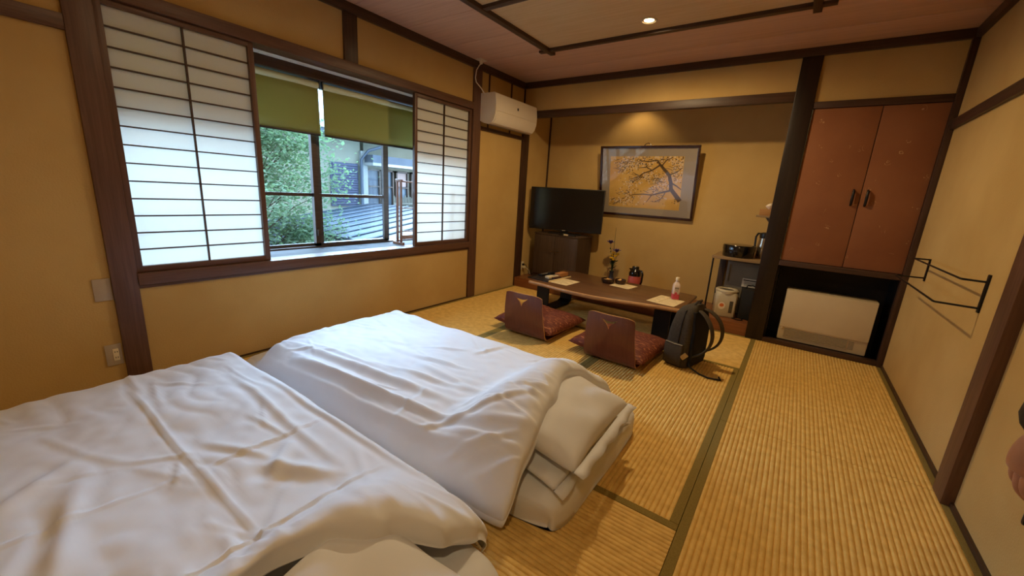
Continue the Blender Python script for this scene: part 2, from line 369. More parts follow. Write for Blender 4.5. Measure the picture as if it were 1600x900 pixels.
blindm = translucent('olive_blind_cloth', rgb(160, 158, 100), 0.28, rgb(130, 136, 72))
tubem = mat('blind_headrail', rgb(205, 212, 180), rgb(196, 204, 170), rough=0.5)
blackm = mat('black_plastic', rgb(22, 21, 21), rgb(28, 27, 26), rough=0.4)
def blind(y0, y1, label):
    t = thing('roller_blind', label, 'blind', (-0.262, y0, 1.515), group='olive roller blinds')
    w = y1-y0; bm = bmesh.new(); n = 40
    rows = [0.03, 0.10, 0.2, 0.3, 0.385]
    g = [[bm.verts.new((0.004*math.sin(i*0.5+z*9)*0.6, w*i/n, z)) for i in range(n+1)] for z in rows]
    for a, b in zip(g, g[1:]):
        for i in range(n): bm.faces.new((a[i], a[i+1], b[i+1], b[i]))
    ob = obj('cloth', bm, blindm, t, 'all'); md = ob.modifiers.new('thickness', 'SOLIDIFY'); md.thickness = 0.0012
    bm = bmesh.new(); tube(bm, [(-0.012, 0.0, 0.383), (-0.012, w, 0.383)], 0.026, 16); obj('roller', bm, tubem, t, True)
    bobj('bottom_bar', (-0.006, 0.006, 0, w, 0.018, 0.034), blackm, t, bev=0.002)
    for d in ((-0.035, 0.02, -0.008, -0.001, 0.36, 0.414), (-0.035, 0.02, w+0.001, w+0.006, 0.36, 0.414)): bobj('bracket', d, blackm, t)
    bm = bmesh.new(); tube(bm, [(0.008, w-0.01, 0.40), (0.010, w-0.012, 0.10)], 0.0015, 6); obj('pull_cord', bm, tubem, t)
    return t
blind(0.52, 1.805, 'olive green roller blind on the left, half drawn over the tree view')
blind(1.838, 3.34, 'wider olive green roller blind on the right of the bay window')

rackw = wood('towel_stand_wood', rgb(120, 74, 48), rgb(140, 92, 62), 2, rough=0.45)
t = thing('towel_stand', 'small wooden towel stand on the window ledge beside the right shoji screen', 'towel rack', (-0.27, 2.50, ST))
for s in (0.0, 0.62):
    for dx in (0.112, 0.060):
        bobj('post', (dx-0.010, dx+0.010, s-0.009, s+0.009, 0.02, 0.60), rackw, t, bev=0.003)
    bobj('foot', (0.0, 0.15, s-0.011, s+0.011, 0.0, 0.024), rackw, t, bev=0.004)
    bobj('cap', (0.040, 0.132, s-0.010, s+0.010, 0.585, 0.610), rackw, t, bev=0.004)
for dx, z, r in ((0.11, 0.590, 0.006), (0.11, 0.345, 0.005), (0.06, 0.120, 0.006), (0.06, 0.590, 0.006)):
    bm = bmesh.new(); tube(bm, [(dx, 0.008, z), (dx, 0.612, z)], r, 10); obj('bar', bm, rackw, t, True)
bobj('brace_board', (0.080, 0.092, 0.008, 0.612, 0.045, 0.085), rackw, t, bev=0.002)

# switch and socket on the left wall
platem = mat('beige_plate', rgb(176, 160, 138), rgb(170, 153, 130), rough=0.4)
ivory = mat('ivory_plastic', rgb(226, 212, 180), rgb(222, 206, 172), rough=0.4)
t = thing('blank_plate', 'blank beige cover plate on the wall beside the thick post', 'wall plate', (-0.008, 0.414, 0.568))
bobj('plate', (0.0, 0.007, -0.035, 0.035, -0.060, 0.060), platem, t, bev=0.003)
for z in (0.050, -0.056): bobj('screw', (0.0065, 0.0085, -0.003, 0.003, z, z+0.006), platem, t)
t = thing('wall_socket', 'double socket with grey plate low on the wall beside the thick post', 'socket', (-0.008, 0.412, 0.202))
bobj('plate', (0.0, 0.007, -0.033, 0.033, -0.060, 0.060), platem, t, bev=0.003)
bobj('outlet', (0.006, 0.010, -0.004, 0.020, -0.034, 0.034), ivory, t, bev=0.002)
for q in [(0.0095, 0.0105, y, y+0.003, z, z+0.008) for y in (0.003, 0.012) for z in (0.012, -0.020)]: bobj('slot', q, blackm, t)

# ================================================================== OUTSIDE
def ext(r, g, b):
    return rgb(r*0.84, g*0.84, b*0.84)
stucco = mat('cream_stucco', ext(176, 172, 150), ext(166, 162, 140), rough=0.9, scale=(1.5, 1.5, 1.5))
greym = mat('grey_metal_sheet', ext(98, 108, 122), ext(88, 98, 112), rough=0.45, scale=(1, 1, 1))
bluegrey = mat('blue_grey_roof', ext(84, 94, 108), ext(72, 82, 96), rough=0.5, scale=(2, 2, 2))
whitet = mat('white_trim', ext(186, 186, 180), ext(178, 178, 172), rough=0.6)
glazed = mat('distant_glazing', ext(96, 112, 128), ext(120, 136, 150), rough=0.2, scale=(1, 1, 1))
pinkc = mat('pale_pink_curtain', ext(206, 178, 170), ext(196, 168, 160), rough=0.8)
louv = mat('slate_louvre', ext(96, 98, 122), ext(84, 86, 110), rough=0.6)
bam = mat('weathered_bamboo', ext(128, 128, 116), ext(104, 104, 96), rough=0.8, scale=(30, 30, 2))
soil = mat('courtyard_ground', ext(96, 92, 82), ext(80, 78, 70), rough=0.95, scale=(1, 1, 1))
struct(bobj('ground', (-30, -0.6, -20, 30, -3.3, -3.2), soil), 'courtyard ground outside the window')
struct(boxes('wall_outside', [(-0.60, -0.48, -3, 0.40, -3.2, 3.2), (-0.60, -0.48, 3.45, 8, -3.2, 3.2), (-0.60, -0.48, 0.40, 3.45, -3.2, 0.50), (-0.60, -0.48, 0.40, 3.45, 2.10, 3.2)], stucco), 'outer face of the guest house wall')
h = thing('house', 'cream stuccoed house with grey eaves across the courtyard behind the tree', 'building', (-8, 6.0, -3.2))
bobj('wall', (-5, 0.0, -6.0, 1.40, 0.0, 5.62), stucco, h)
bobj('soffit', (-5.2, 0.55, -6.3, 7.7, 5.60, 5.72), greym, h)
bm = bmesh.new(); prism(bm, [(0.6, 5.72), (-2.5, 6.55), (-5.4, 5.72)], 1, -6.4, 7.8); obj('roof', bm, bluegrey, h)
lw = bobj('window', (0.0, 0.05, 0.42, 1.28, 3.70, 4.92), louv, h)
sl = None
for k in range(17):
    if sl is None: sl = bobj('slat', (0.045, 0.085, 0.47, 1.23, 0, 0.045), louv, lw); sl.location.z = 3.76
    else: link_copy(sl, lw, (0, 0, 3.76+k*0.068))
bobj('corner_board', (-0.02, 0.10, 1.36, 1.58, 0.0, 5.3), whitet, h)
bm = bmesh.new(); tube(bm, [(0.16, 1.33, 0.0), (0.16, 1.33, 5.05), (0.20, 1.55, 5.32), (0.5, 2.1, 5.55)], 0.045, 8); obj('downpipe', bm, greym, h, True)
WY = 1.58
bobj('wing_wall', (-4, -0.10, WY, WY+6.0, 0, 5.59), stucco, h)
bobj('wing_eave', (-0.2, 0.50, WY-0.10, WY+6.0, 4.98, 5.20), bluegrey, h)
bobj('wing_fascia', (-0.2, 0.53, WY-0.12, WY+6.0, 4.90, 4.98), whitet, h)
for i, (a, b, z0, z1, m2) in enumerate(((0.02, 0.52, 3.55, 4.82, greym), (0.58, 1.02, 3.55, 4.82, glazed), (1.12, 1.62, 3.55, 4.82, glazed), (1.75, 2.5, 3.55, 4.82, glazed))):
    a += WY; b += WY
    f = boxes('wing_window', [(-0.10, 0.02, a, a+0.05, z0, z1), (-0.10, 0.02, b-0.05, b, z0, z1), (-0.10, 0.02, a, b, z1-0.05, z1), (-0.10, 0.02, a, b, z0, z0+0.05), (-0.10, 0.015, a, b, 4.28, 4.32)], bronze, h)
    bobj('pane', (-0.06, -0.05, a+0.04, b-0.04, z0+0.04, z1-0.04), m2, f)
    if i == 2: bobj('curtain', (-0.045, -0.035, a+0.06, b-0.06, 4.34, z1-0.06), pinkc, f)
fe = thing('bamboo_fence', 'low fence of grey bamboo sticks below the wing windows', 'fence', (-7.35, 8.1, 0.0))
st = None
for k in range(46):
    if st is None:
        bm = bmesh.new(); tube(bm, [(0, 0, -0.2), (0, 0, 0.86)], 0.022, 6); st = obj('stick', bm, bam, fe, True)
    else: link_copy(st, fe, (random.uniform(-0.01, 0.01), k*0.062, random.uniform(-0.06, 0.03)))
boxes('rail', [(0.02, 0.05, -0.05, 2.9, 0.15, 0.2), (0.02, 0.05, -0.05, 2.9, 0.6, 0.65)], bam, fe)
def seam_roof(label, P, nu, m, thick=0.12, name='metal_roof'):
    """P = four corners (eave start, eave end, ridge end, ridge start); seams run eave to ridge"""
    t = thing(name, label, 'roof', P[0]); o0 = Vector(P[0])
    P = [Vector(p)-o0 for p in P]
    bm = bmesh.new(); a = [bm.verts.new(p) for p in P]; b = [bm.verts.new(p-Vector((0, 0, thick))) for p in P]
    bm.faces.new(a); bm.faces.new(b[::-1])
    for i in range(4): bm.faces.new((a[i], a[(i+1) % 4], b[(i+1) % 4], b[i]))
    obj('deck', bm, m, t)
    for i in range(nu+1):
        e = P[0].lerp(P[1], i/nu); r = P[3].lerp(P[2], i/nu); bm = bmesh.new()
        tube(bm, [e+Vector((0, 0, 0.015)), r+Vector((0, 0, 0.015))], 0.022, 5); obj('seam', bm, m, t)
    return t
seam_roof('blue-grey standing seam roof in the middle of the window view', [(-3.0, 4.35, 0.16), (-7.3, 4.35, 0.16), (-7.3, 7.4, 0.62), (-3.0, 7.4, 0.62)], 9, bluegrey)
seam_roof('lower blue-grey metal roof at the foot of the tree', [(-1.4, 1.2, -0.50), (-7.6, 1.2, -0.50), (-7.6, 4.6, -0.02), (-1.4, 4.6, -0.02)], 16, bluegrey)
pale = mat('pale_roof_sheet', ext(150, 154, 158), ext(140, 144, 148), rough=0.5, scale=(1, 1, 1))
seam_roof('pale sheet roof just outside behind the towel stand', [(-1.4, 4.7, -0.05), (-1.4, 9.0, -0.05), (-3.6, 9.0, 0.62), (-3.6, 6.0, 0.20)], 9, pale)
# tree
barkm = mat('tree_bark', rgb(84, 70, 58), rgb(66, 56, 46), rough=0.9, scale=(12, 12, 4))
leafm = translucent('green_leaf', ext(146, 172, 142), 0.40, ext(142, 172, 116))
t = thing('tree', 'leafy green tree in front of the cream house', 'tree', (-4.9, 3.0, -3.2))
bm = bmesh.new(); tube(bm, [(0, 0, 0), (0.05, 0.1, 2.0), (0.0, 0.2, 3.6), (0.1, 0.3, 5.0)], [0.16, 0.13, 0.10, 0.04], 10); obj('trunk', bm, barkm, t, True)
rnd = random.Random(3); bm = bmesh.new(); clumps = []
for k in range(80):
    a = rnd.uniform(0, 2*PI); z = rnd.uniform(2.3, 5.9); rr = rnd.uniform(0.25, 1.55)*(1.0 if z < 5 else 0.75)
    tip = Vector((0.8*rr*math.cos(a), 0.15+rr*math.sin(a), z)); base = Vector((0.03, 0.15, max(1.8, z-0.9)))
    mid = base.lerp(tip, 0.5)+Vector((0, 0, 0.12)); tube(bm, [base, mid, tip], [0.012, 0.008, 0.003], 5); clumps.append(tip); clumps.append(mid.lerp(tip, 0.6))
obj('branches', bm, barkm, t, True)
bm = bmesh.new()
for c in clumps:
    for j in range(170):
        p = c+Vector((rnd.gauss(0, 0.22), rnd.gauss(0, 0.24), rnd.gauss(0, 0.17)))
        d = Vector((rnd.uniform(-1, 1), rnd.uniform(-1, 1), rnd.uniform(-0.7, 0.3))).normalized(); s = d.cross(Vector((rnd.uniform(-.4, .4), rnd.uniform(-.4, .4), 1))).normalized()
        L = rnd.uniform(0.05, 0.10); W = L*0.36; n = d.cross(s)
        q = [bm.verts.new(v) for v in (p, p+d*L*0.5+s*W+n*0.008, p+d*L, p+d*L*0.5-s*W+n*0.008)]; bm.faces.new(q)
o = obj('foliage', bm, leafm, t); o['kind'] = 'stuff'
# ================================================================== ALCOVE
AF = 0.115
screenm = mat('tv_screen', (0.006, 0.006, 0.007, 1), (0.008, 0.008, 0.009, 1), rough=0.12, spec=0.5)
cabw = wood('dark_cabinet_wood', rgb(66, 52, 42), rgb(82, 66, 54), 2, rough=0.5)
cabs = wood('dark_cabinet_side', rgb(58, 42, 32), rgb(72, 54, 42), 2, rough=0.5)
brass = mat('aged_brass', rgb(120, 96, 62), rgb(108, 84, 52), rough=0.35, metal=0.8)
t = thing('tv_cabinet', 'dark wooden two-door cabinet under the television', 'cabinet', (0.130, 4.450, AF), math.radians(-3.5))
boxes('body', [(0, 0.64, 0.012, 0.37, 0.0, 0.055), (0, 0.018, 0.012, 0.37, 0.055, 0.572), (0.622, 0.64, 0.012, 0.37, 0.055, 0.572), (0.018, 0.622, 0.35, 0.37, 0.055, 0.572), (0.018, 0.622, 0.012, 0.35, 0.055, 0.07)], cabs, t)
bobj('top', (-0.008, 0.648, 0.0, 0.372, 0.572, 0.592), cabw, t, bev=0.003)
for a, b, hx in ((0.004, 0.318, 0.255), (0.322, 0.636, 0.335)):
    d = bobj('door', (a, b, -0.006, 0.012, 0.055, 0.568), cabw, t, bev=0.003)
    bm = bmesh.new(); tube(bm, [(hx, -0.006, 0.375), (hx+0.005, -0.026, 0.372), (hx+0.045, -0.026, 0.372), (hx+0.05, -0.006, 0.375)], 0.005, 8); obj('handle', bm, brass, d, True)
bobj('stile_strip', (0.6365, 0.6475, -0.004, 0.010, 0.055, 0.570), cabw, t)
t = thing('television', 'black flat-screen television on the dark cabinet', 'television', (0.505, 4.530, 0.707), math.radians(13.2))
bobj('housing', (-0.470, 0.470, -0.008, 0.040, 0.045, 0.572), blackm, t, bev=0.006)
bobj('screen', (-0.461, 0.461, -0.0095, -0.006, 0.060, 0.563), screenm, t)
bobj('rear_bulge', (-0.30, 0.30, 0.035, 0.075, 0.09, 0.42), blackm, t, bev=0.015)
bobj('neck', (-0.05, 0.05, 0.005, 0.045, 0.01, 0.10), blackm, t, bev=0.006)
bobj('base', (-0.20, 0.20, -0.045, 0.110, 0.0, 0.014), blackm, t, bev=0.005)
bobj('badge', (-0.022, 0.022, -0.0098, -0.0075, 0.048, 0.055), platem, t)
t = thing('set_top_box', 'small black box with a white front in front of the television', 'box', (0.60, 4.418, 0.707), math.radians(2))
bobj('case', (-0.10, 0.12, 0.0, 0.042, 0.0, 0.022), blackm, t, bev=0.003)
bobj('front_label', (-0.03, 0.03, -0.002, 0.0, 0.004, 0.018), ivory, t)
t = thing('alcove_socket', 'socket with black plugs low on the side wall beside the cabinet', 'socket', (-0.004, 4.395, 0.245))
bobj('plate', (0.0, 0.006, -0.035, 0.035, -0.055, 0.055), ivory, t, bev=0.002)
bobj('plug', (0.006, 0.045, -0.015, 0.015, -0.030, -0.004), ivory, t, bev=0.003)
bobj('plug', (0.006, 0.030, -0.014, 0.014, 0.004, 0.028), blackm, t, bev=0.003)
bm = bmesh.new(); tube(bm, [(0.045, 0, -0.017), (0.07, 0.0, -0.02), (0.095, 0.03, -0.06), (0.09, 0.07, -0.115), (0.06, 0.12, -0.12), (0.05, 0.2, -0.118)], 0.004, 6); obj('cord', bm, ivory, t, True)
bm = bmesh.new(); tube(bm, [(0.03, 0, 0.016), (0.06, 0.0, 0.015), (0.075, 0.05, -0.07), (0.06, 0.11, -0.124), (0.035, 0.25, -0.125)], 0.004, 6); obj('cord', bm, blackm, t, True)

# framed painting of a blossoming tree
framem = mat('lacquer_frame', rgb(44, 20, 14), rgb(52, 25, 18), rough=0.25, coat=0.4)
mountm = mat('grey_mount_silk', rgb(168, 156, 140), rgb(160, 148, 132), rough=0.8, scale=(160, 4, 160))
goldm = mat('gold_ground', rgb(226, 184, 100), rgb(212, 168, 84), rough=0.6, scale=(5, 5, 5))
branchp = mat('painted_branch', rgb(98, 76, 50), rgb(76, 58, 38), rough=0.8, scale=(60, 60, 60))
blosp = mat('painted_blossom', rgb(236, 216, 180), rgb(222, 196, 154), rough=0.8, scale=(80, 80, 80))
darkp = mat('painted_leaf', rgb(96, 72, 44), rgb(80, 60, 38), rough=0.8)
pg = glass('picture_glass', (0.97, 0.97, 0.97, 1), refl=0.9, ior=1.5)
PW, PH = 1.115, 0.805
t = thing('framed_painting', 'large framed painting of a blossoming tree on the alcove wall', 'picture', (1.385, 4.842, 1.000))
t.rotation_euler = (math.radians(10.5), 0, 0)
f = 0.027
for nm, d in (('frame_bar', (-PW/2, PW/2, -0.03, 0.0, 0, f)), ('frame_bar', (-PW/2, PW/2, -0.03, 0.0, PH-f, PH)), ('frame_bar', (-PW/2, -PW/2+f, -0.03, 0.0, f, PH-f)), ('frame_bar', (PW/2-f, PW/2, -0.03, 0.0, f, PH-f))):
    bobj(nm, d, framem, t, bev=0.005)
bobj('mount', (-PW/2+f, PW/2-f, -0.012, -0.004, f, PH-f), mountm, t)
bm = bmesh.new(); tube(bm, [(-0.04, -0.012, PH-0.002), (-0.025, -0.012, PH+0.018), (0.0, -0.012, PH+0.025), (0.025, -0.012, PH+0.018), (0.04, -0.012, PH-0.002)], 0.005, 8); obj('hanger', bm, framem, t, True)
ax0, ax1, az0, az1 = -PW/2+0.125, PW/2-0.155, 0.105, PH-0.115
art = bobj('painting', (ax0, ax1, -0.0135, -0.0118, az0, az1), goldm, t)
aw, ah = ax1-ax0, az1-az0
def AP(u, v, d=0.0): return Vector((ax0+u*aw, -0.0138-d, az0+v*ah))
def ribbon(bm, pts, ws, d=0.0):
    n = len(pts); L = []; R = []
    for i, (u, v) in enumerate(pts):
        a = AP(*pts[max(i-1, 0)]); b = AP(*pts[min(i+1, n-1)]); dr = (b-a).normalized(); nn = Vector((-dr.z, 0, dr.x)); p = AP(u, v, d)
        L.append(bm.verts.new(p+nn*ws[i])); R.append(bm.verts.new(p-nn*ws[i]))
    for i in range(n-1): bm.faces.new((L[i], L[i+1], R[i+1], R[i]))
bm = bmesh.new()
B = [([(1.0, .18), (.93, .30), (.87, .40), (.86, .52), (.83, .66), (.76, .76), (.70, .85), (.66, .93)], [.022, .020, .019, .017, .016, .014, .011, .006]),
     ([(.70, .84), (.60, .74), (.48, .68), (.42, .58), (.33, .50)], [.008, .007, .005, .004, .003]), ([(.48, .68), (.40, .60), (.30, .56)], [.005, .004, .003]),
     ([(.88, .38), (.76, .33), (.62, .27), (.50, .28), (.36, .26), (.30, .22)], [.010, .008, .006, .005, .004, .002]), ([(.62, .27), (.58, .18), (.55, .12)], [.005, .004, .002]),
     ([(.66, .93), (.55, .90), (.42, .92)], [.006, .005, .003]), ([(.72, .82), (.78, .93), (.86, .98)], [.006, .005, .003]), ([(.86, .52), (.94, .46), (1.0, .40)], [.008, .006, .004]),
     ([(.80, .33), (.76, .22), (.70, .16)], [.005, .004, .003]), ([(.60, .74), (.52, .80), (.40, .78)], [.005, .004, .003]), ([(.83, .66), (.93, .72), (.99, .80)], [.006, .004, .003])]
for p, wv in B: ribbon(bm, p, [v*1.15 for v in wv], 0.0008)
rt2 = random.Random(2)
for (u, v, su, sv) in ((.30, .86, .10, .06), (.45, .88, .10, .05), (.60, .62, .08, .05), (.38, .55, .08, .05), (.25, .30, .07, .05), (.75, .92, .10, .04), (.92, .76, .05, .06), (.70, .52, .06, .05), (.20, .76, .06, .06), (.66, .36, .05, .04), (.16, .14, .06, .03), (.75, .22, .04, .05)):
    for _ in range(5):
        a = (min(.95, max(.04, rt2.gauss(u, su))), min(.95, max(.04, rt2.gauss(v, sv)))); an = rt2.uniform(2.2, 4.2); l = rt2.uniform(.06, .13)
        b_ = (a[0]+l*math.cos(an), a[1]+l*math.sin(an)*0.8); m_ = ((a[0]+b_[0])/2+rt2.uniform(-.015, .015), (a[1]+b_[1])/2+rt2.uniform(-.02, .02))
        ribbon(bm, [(min(.98, max(.02, x)), min(.98, max(.02, y))) for x, y in (a, m_, b_)], [.0030, .0024, .0014], 0.0008)
obj('painted_branches', bm, branchp, art)
rnd = random.Random(11)
def blobs(cl, r0, r1, d):
    bm = bmesh.new()
    for (u, v, su, sv, n) in cl:
        for _ in range(n):
            uu = min(.985, max(.015, rnd.gauss(u, su))); vv = min(.985, max(.015, rnd.gauss(v, sv))); p = AP(uu, vv, d); r = rnd.uniform(r0, r1); a0 = rnd.uniform(0, 6)
            bm.faces.new([bm.verts.new(p+Vector((math.cos(a0+k*PI/3.5)*r*(1 if k % 2 else .7), 0, math.sin(a0+k*PI/3.5)*r*(1 if k % 2 else .7)))) for k in range(7)])
    return bm
CL = [(.30, .88, .10, .07, 110), (.20, .80, .06, .08, 70), (.45, .88, .12, .06, 90), (.75, .95, .14, .03, 70), (.93, .90, .05, .06, 50), (.92, .74, .05, .06, 45), (.60, .62, .08, .05, 80), (.70, .55, .06, .05, 50),
      (.38, .55, .08, .05, 60), (.30, .45, .05, .05, 40), (.88, .60, .07, .05, 50), (.80, .45, .06, .04, 40), (.25, .30, .06, .04, 30), (.65, .38, .05, .04, 35), (.10, .12, .06, .03, 50), (.28, .10, .08, .04, 45), (.75, .22, .05, .05, 25), (.33, .20, .08, .04, 35)]
obj('painted_leaves', blobs([(a, b, c*1.1, d*1.2, int(n*0.40)) for a, b, c, d, n in CL], 0.005, 0.009, 0.0005), darkp, art)
obj('painted_blossoms', blobs([(a, b, c, d, int(n*0.55)) for a, b, c, d, n in CL], 0.008, 0.014, 0.0003), blosp, art)
boxes('signature', [(ax1-0.06, ax1-0.048, -0.0142, -0.0136, az0+0.075+0.02*k, az0+0.087+0.02*k) for k in range(3)], branchp, art)
bobj('glazing', (-PW/2+f*0.5, PW/2-f*0.5, -0.0235, -0.0220, f*0.5, PH-f*0.5), pg, t)

# flower arrangement
ceram = mat('dark_vase_glaze', rgb(40, 44, 52), rgb(52, 56, 64), rough=0.25)
stemm = mat('green_stem', rgb(46, 70, 40), rgb(36, 56, 32), rough=0.7)
purp = mat('violet_petal', rgb(84, 66, 128), rgb(66, 52, 108), rough=0.7, scale=(60, 60, 60))
yel = mat('yellow_petal', rgb(238, 200, 40), rgb(226, 180, 24), rough=0.7, scale=(60, 60, 60))
t = thing('flower_arrangement', 'violet and yellow flowers in a slim dark vase in the alcove', 'flowers', (1.165, 4.62, AF))
bm = bmesh.new(); lathe(bm, [(0, 0), (0.05, 0), (0.055, 0.01), (0.045, 0.08), (0.028, 0.15), (0.022, 0.19), (0.03, 0.215), (0.024, 0.213), (0.017, 0.19), (0.0, 0.18)], seg=24); obj('vase', bm, ceram, t, True)
stems = [((-0.055, 0.0, 0.55), 'v'), ((0.045, -0.03, 0.46), 'v'), ((0.0, 0.0, 0.43), 'y'), ((0.03, -0.02, 0.40), 'y'), ((-0.005, -0.04, 0.37), 'y'), ((0.045, 0.01, 0.42), 'y'), ((-0.02, 0.01, 0.40), 'y'), ((0.01, -0.03, 0.35), 'y'), ((-0.01, 0.0, 0.74), 's'), ((-0.035, -0.01, 0.45), 'l')]
rnd = random.Random(5)
for p, k in stems:
    bm = bmesh.new(); p = Vector(p); mid = Vector((p.x*0.25, p.y*0.25, 0.3)); tube(bm, [(0, 0, 0.12), mid, p], [0.003, 0.0028, 0.002], 6); s = obj('stem', bm, stemm, t, True)
    if k in 'vy':
        bm = bmesh.new(); R = 0.058 if k == 'v' else 0.034
        for ring, (tilt, nn, rr) in enumerate(((0.9, 7, R), (0.45, 6, R*0.8), (0.1, 4, R*0.5))):
            for j in range(nn):
                a = 2*PI*j/nn+ring*0.4+rnd.uniform(-.2, .2); d = Vector((math.cos(a)*math.sin(tilt+0.3), math.sin(a)*math.sin(tilt+0.3), math.cos(tilt+0.3))); sd = Vector((-math.sin(a), math.cos(a), 0)); n = d.cross(sd)
                q = [p, p+d*rr*.5+sd*rr*.35+n*.003, p+d*rr*.9+sd*rr*.22, p+d*rr*1.05, p+d*rr*.9-sd*rr*.22, p+d*rr*.5-sd*rr*.35+n*.003]
                bm.faces.new([bm.verts.new(v) for v in q])
        cr_ = R*(0.36 if k == 'v' else 0.52)
        lathe(bm, [(0, -cr_*.8), (cr_*.8, -cr_*.4), (cr_, 0.0), (cr_*.75, cr_*.6), (0, cr_*.9)], c=(p.x, p.y, p.z+cr_*.4), seg=10)
        obj('blossom', bm, purp if k == 'v' else yel, s)
bm = bmesh.new()
for j in range(64):
    z = rnd.uniform(0.24, 0.36) if j < 54 else rnd.uniform(0.4, 0.48); c = Vector((rnd.gauss(0, 0.012), rnd.gauss(0, 0.012), z)) if j < 54 else Vector((-0.045, 0, z))
    a = rnd.uniform(0, 2*PI); d = Vector((math.cos(a), math.sin(a), rnd.uniform(-.3, .7))).normalized(); s = Vector((-math.sin(a), math.cos(a), 0)); L = rnd.uniform(.04, .075) if j < 54 else 0.04
    bm.faces.new([bm.verts.new(v) for v in (c, c+d*L*.5+s*L*.2, c+d*L, c+d*L*.5-s*L*.2)])
obj('leaves', bm, stemm, t)

# vacuum jug
pinkm = mat('rose_enamel', rgb(190, 92, 82), rgb(178, 80, 72), rough=0.25, coat=0.3)
glossb = mat('gloss_black', rgb(14, 12, 12), rgb(18, 16, 16), rough=0.15, coat=0.5)
t = thing('vacuum_jug', 'rose and black vacuum jug standing on the alcove floor behind the table', 'jug', (1.475, 4.55, AF), math.radians(-20))
bm = bmesh.new(); lathe(bm, [(0, 0), (0.066, 0), (0.072, 0.01), (0.074, 0.12), (0.072, 0.2), (0.066, 0.222)], seg=28); obj('body', bm, pinkm, t, True)
bm = bmesh.new(); lathe(bm, [(0.068, 0.218), (0.070, 0.245), (0.062, 0.272), (0.046, 0.292), (0.040, 0.30), (0.040, 0.322), (0.034, 0.33), (0, 0.332)], seg=28); obj('shoulder', bm, glossb, t, True)
bm = bmesh.new(); tube(bm, [(0.05, 0, 0.29), (0.09, 0, 0.285), (0.104, 0, 0.25), (0.10, 0, 0.16), (0.078, 0, 0.10)], [0.011, 0.012, 0.012, 0.011, 0.009], 10); obj('handle', bm, glossb, t, True)
bm = bmesh.new(); prism(bm, [(-0.045, 0.300), (-0.085, 0.293), (-0.060, 0.272), (-0.045, 0.270)], 1, -0.014, 0.014); obj('spout', bm, glossb, t)

# desk with steel legs and what stands on and under it
deskw = wood('desk_board', rgb(150, 122, 82), rgb(134, 106, 70), 0, rough=0.5)
steelb = mat('black_steel', rgb(26, 25, 24), rgb(32, 31, 30), rough=0.4, metal=0.4)
t = thing('side_desk', 'narrow wooden desk on black steel legs at the alcove post', 'desk', (2.275, 4.345, AF))
bobj('top', (0, 0.475, 0, 0.49, 0.565, 0.592), deskw, t, bev=0.003)
for x, y in ((0.014, 0.014), (0.46, 0.014)):
    bm = bmesh.new(); tube(bm, [(x, y, 0.0), (x, y, 0.566)], 0.008, 8); obj('leg', bm, steelb, t, True)
for x in (0.020, 0.40):
    bobj('rear_leg', (x, x+0.06, 0.45, 0.48, 0.0, 0.566), cabs, t, bev=0.002)
bm = bmesh.new(); lathe(bm, [(0, 0), (0.026, 0), (0.024, 0.012), (0, 0.014)], c=(0.014, 0.014, 0), seg=16); obj('foot', bm, steelb, t, True)
t = thing('mini_fridge', 'grey mini fridge under the side desk', 'fridge', (2.40, 4.54, AF))
gryp = mat('grey_enamel', rgb(124, 116, 100), rgb(116, 108, 92), rough=0.4)
bobj('case', (0, 0.34, 0.03, 0.29, 0.0, 0.54), gryp, t, bev=0.008)
bobj('door', (0.004, 0.336, 0.0, 0.028, 0.012, 0.535), gryp, t, bev=0.008)
bobj('handle', (0.02, 0.032, -0.014, 0.0, 0.33, 0.50), gryp, t, bev=0.003)
t = thing('black_tote', 'black box-shaped bag next to the water boiler under the desk', 'bag', (2.585, 4.375, AF), math.radians(4))
bobj('body', (0, 0.16, 0, 0.11, 0, 0.30), mat('black_canvas', rgb(30, 28, 26), rgb(36, 34, 31), rough=0.8), t, bev=0.015)
bm = bmesh.new(); tube(bm, [(0.03, 0.05, 0.295), (0.04, 0.05, 0.33), (0.08, 0.05, 0.34), (0.12, 0.05, 0.33), (0.13, 0.05, 0.295)], 0.006, 6); obj('handle', bm, blackm, t, True)
t = thing('white_booklet', 'white printed leaflet leaning on the fridge behind the black bag', 'leaflet', (2.57, 4.512, AF+0.30))
bobj('stand', (0.0, 0.19, 0.004, 0.016, -0.30, 0.0), blackm, t)
bobj('sheet', (-0.01, 0.19, 0.0, 0.012, 0.0, 0.085), mat('printed_sheet', rgb(206, 196, 172), rgb(196, 184, 160), rough=0.6), t, bev=0.001)
boxes('print', [(0.0, 0.18, -0.0008, 0.0, 0.062, 0.072)]+[(0.01, 0.12+0.03*(k % 2), -0.0008, 0.0, 0.012+0.012*k, 0.016+0.012*k) for k in range(4)], blackm, t)
potm = mat('boiler_enamel', rgb(196, 184, 154), rgb(188, 175, 145), rough=0.35)
potd = mat('boiler_window', rgb(70, 64, 54), rgb(86, 80, 68), rough=0.15)
t = thing('water_boiler', 'cream electric water boiler with a round sticker under the desk', 'water boiler', (2.455, 4.405, AF), math.radians(14))
bm = bmesh.new()
def rrect(w, d, r, n=6):
    pts = []
    for cx, cy, a0 in ((w-r, d-r, 0), (-w+r, d-r, PI/2), (-w+r, -d+r, PI), (w-r, -d+r, 1.5*PI)):
        for k in range(n+1): pts.append((cx+r*math.cos(a0+PI/2*k/n), cy+r*math.sin(a0+PI/2*k/n)))
    return pts
def loft(bm, secs):
    rings = [[bm.verts.new((x+ox, y+oy, z)) for x, y in rrect(w, d, r)] for (w, d, r, z, ox, oy) in secs]
    for a, b in zip(rings, rings[1:]):
        n = len(a)
        for k in range(n): bm.faces.new((a[k], a[(k+1) % n], b[(k+1) % n], b[k]))
    bm.faces.new(rings[0][::-1]); bm.faces.new(rings[-1])
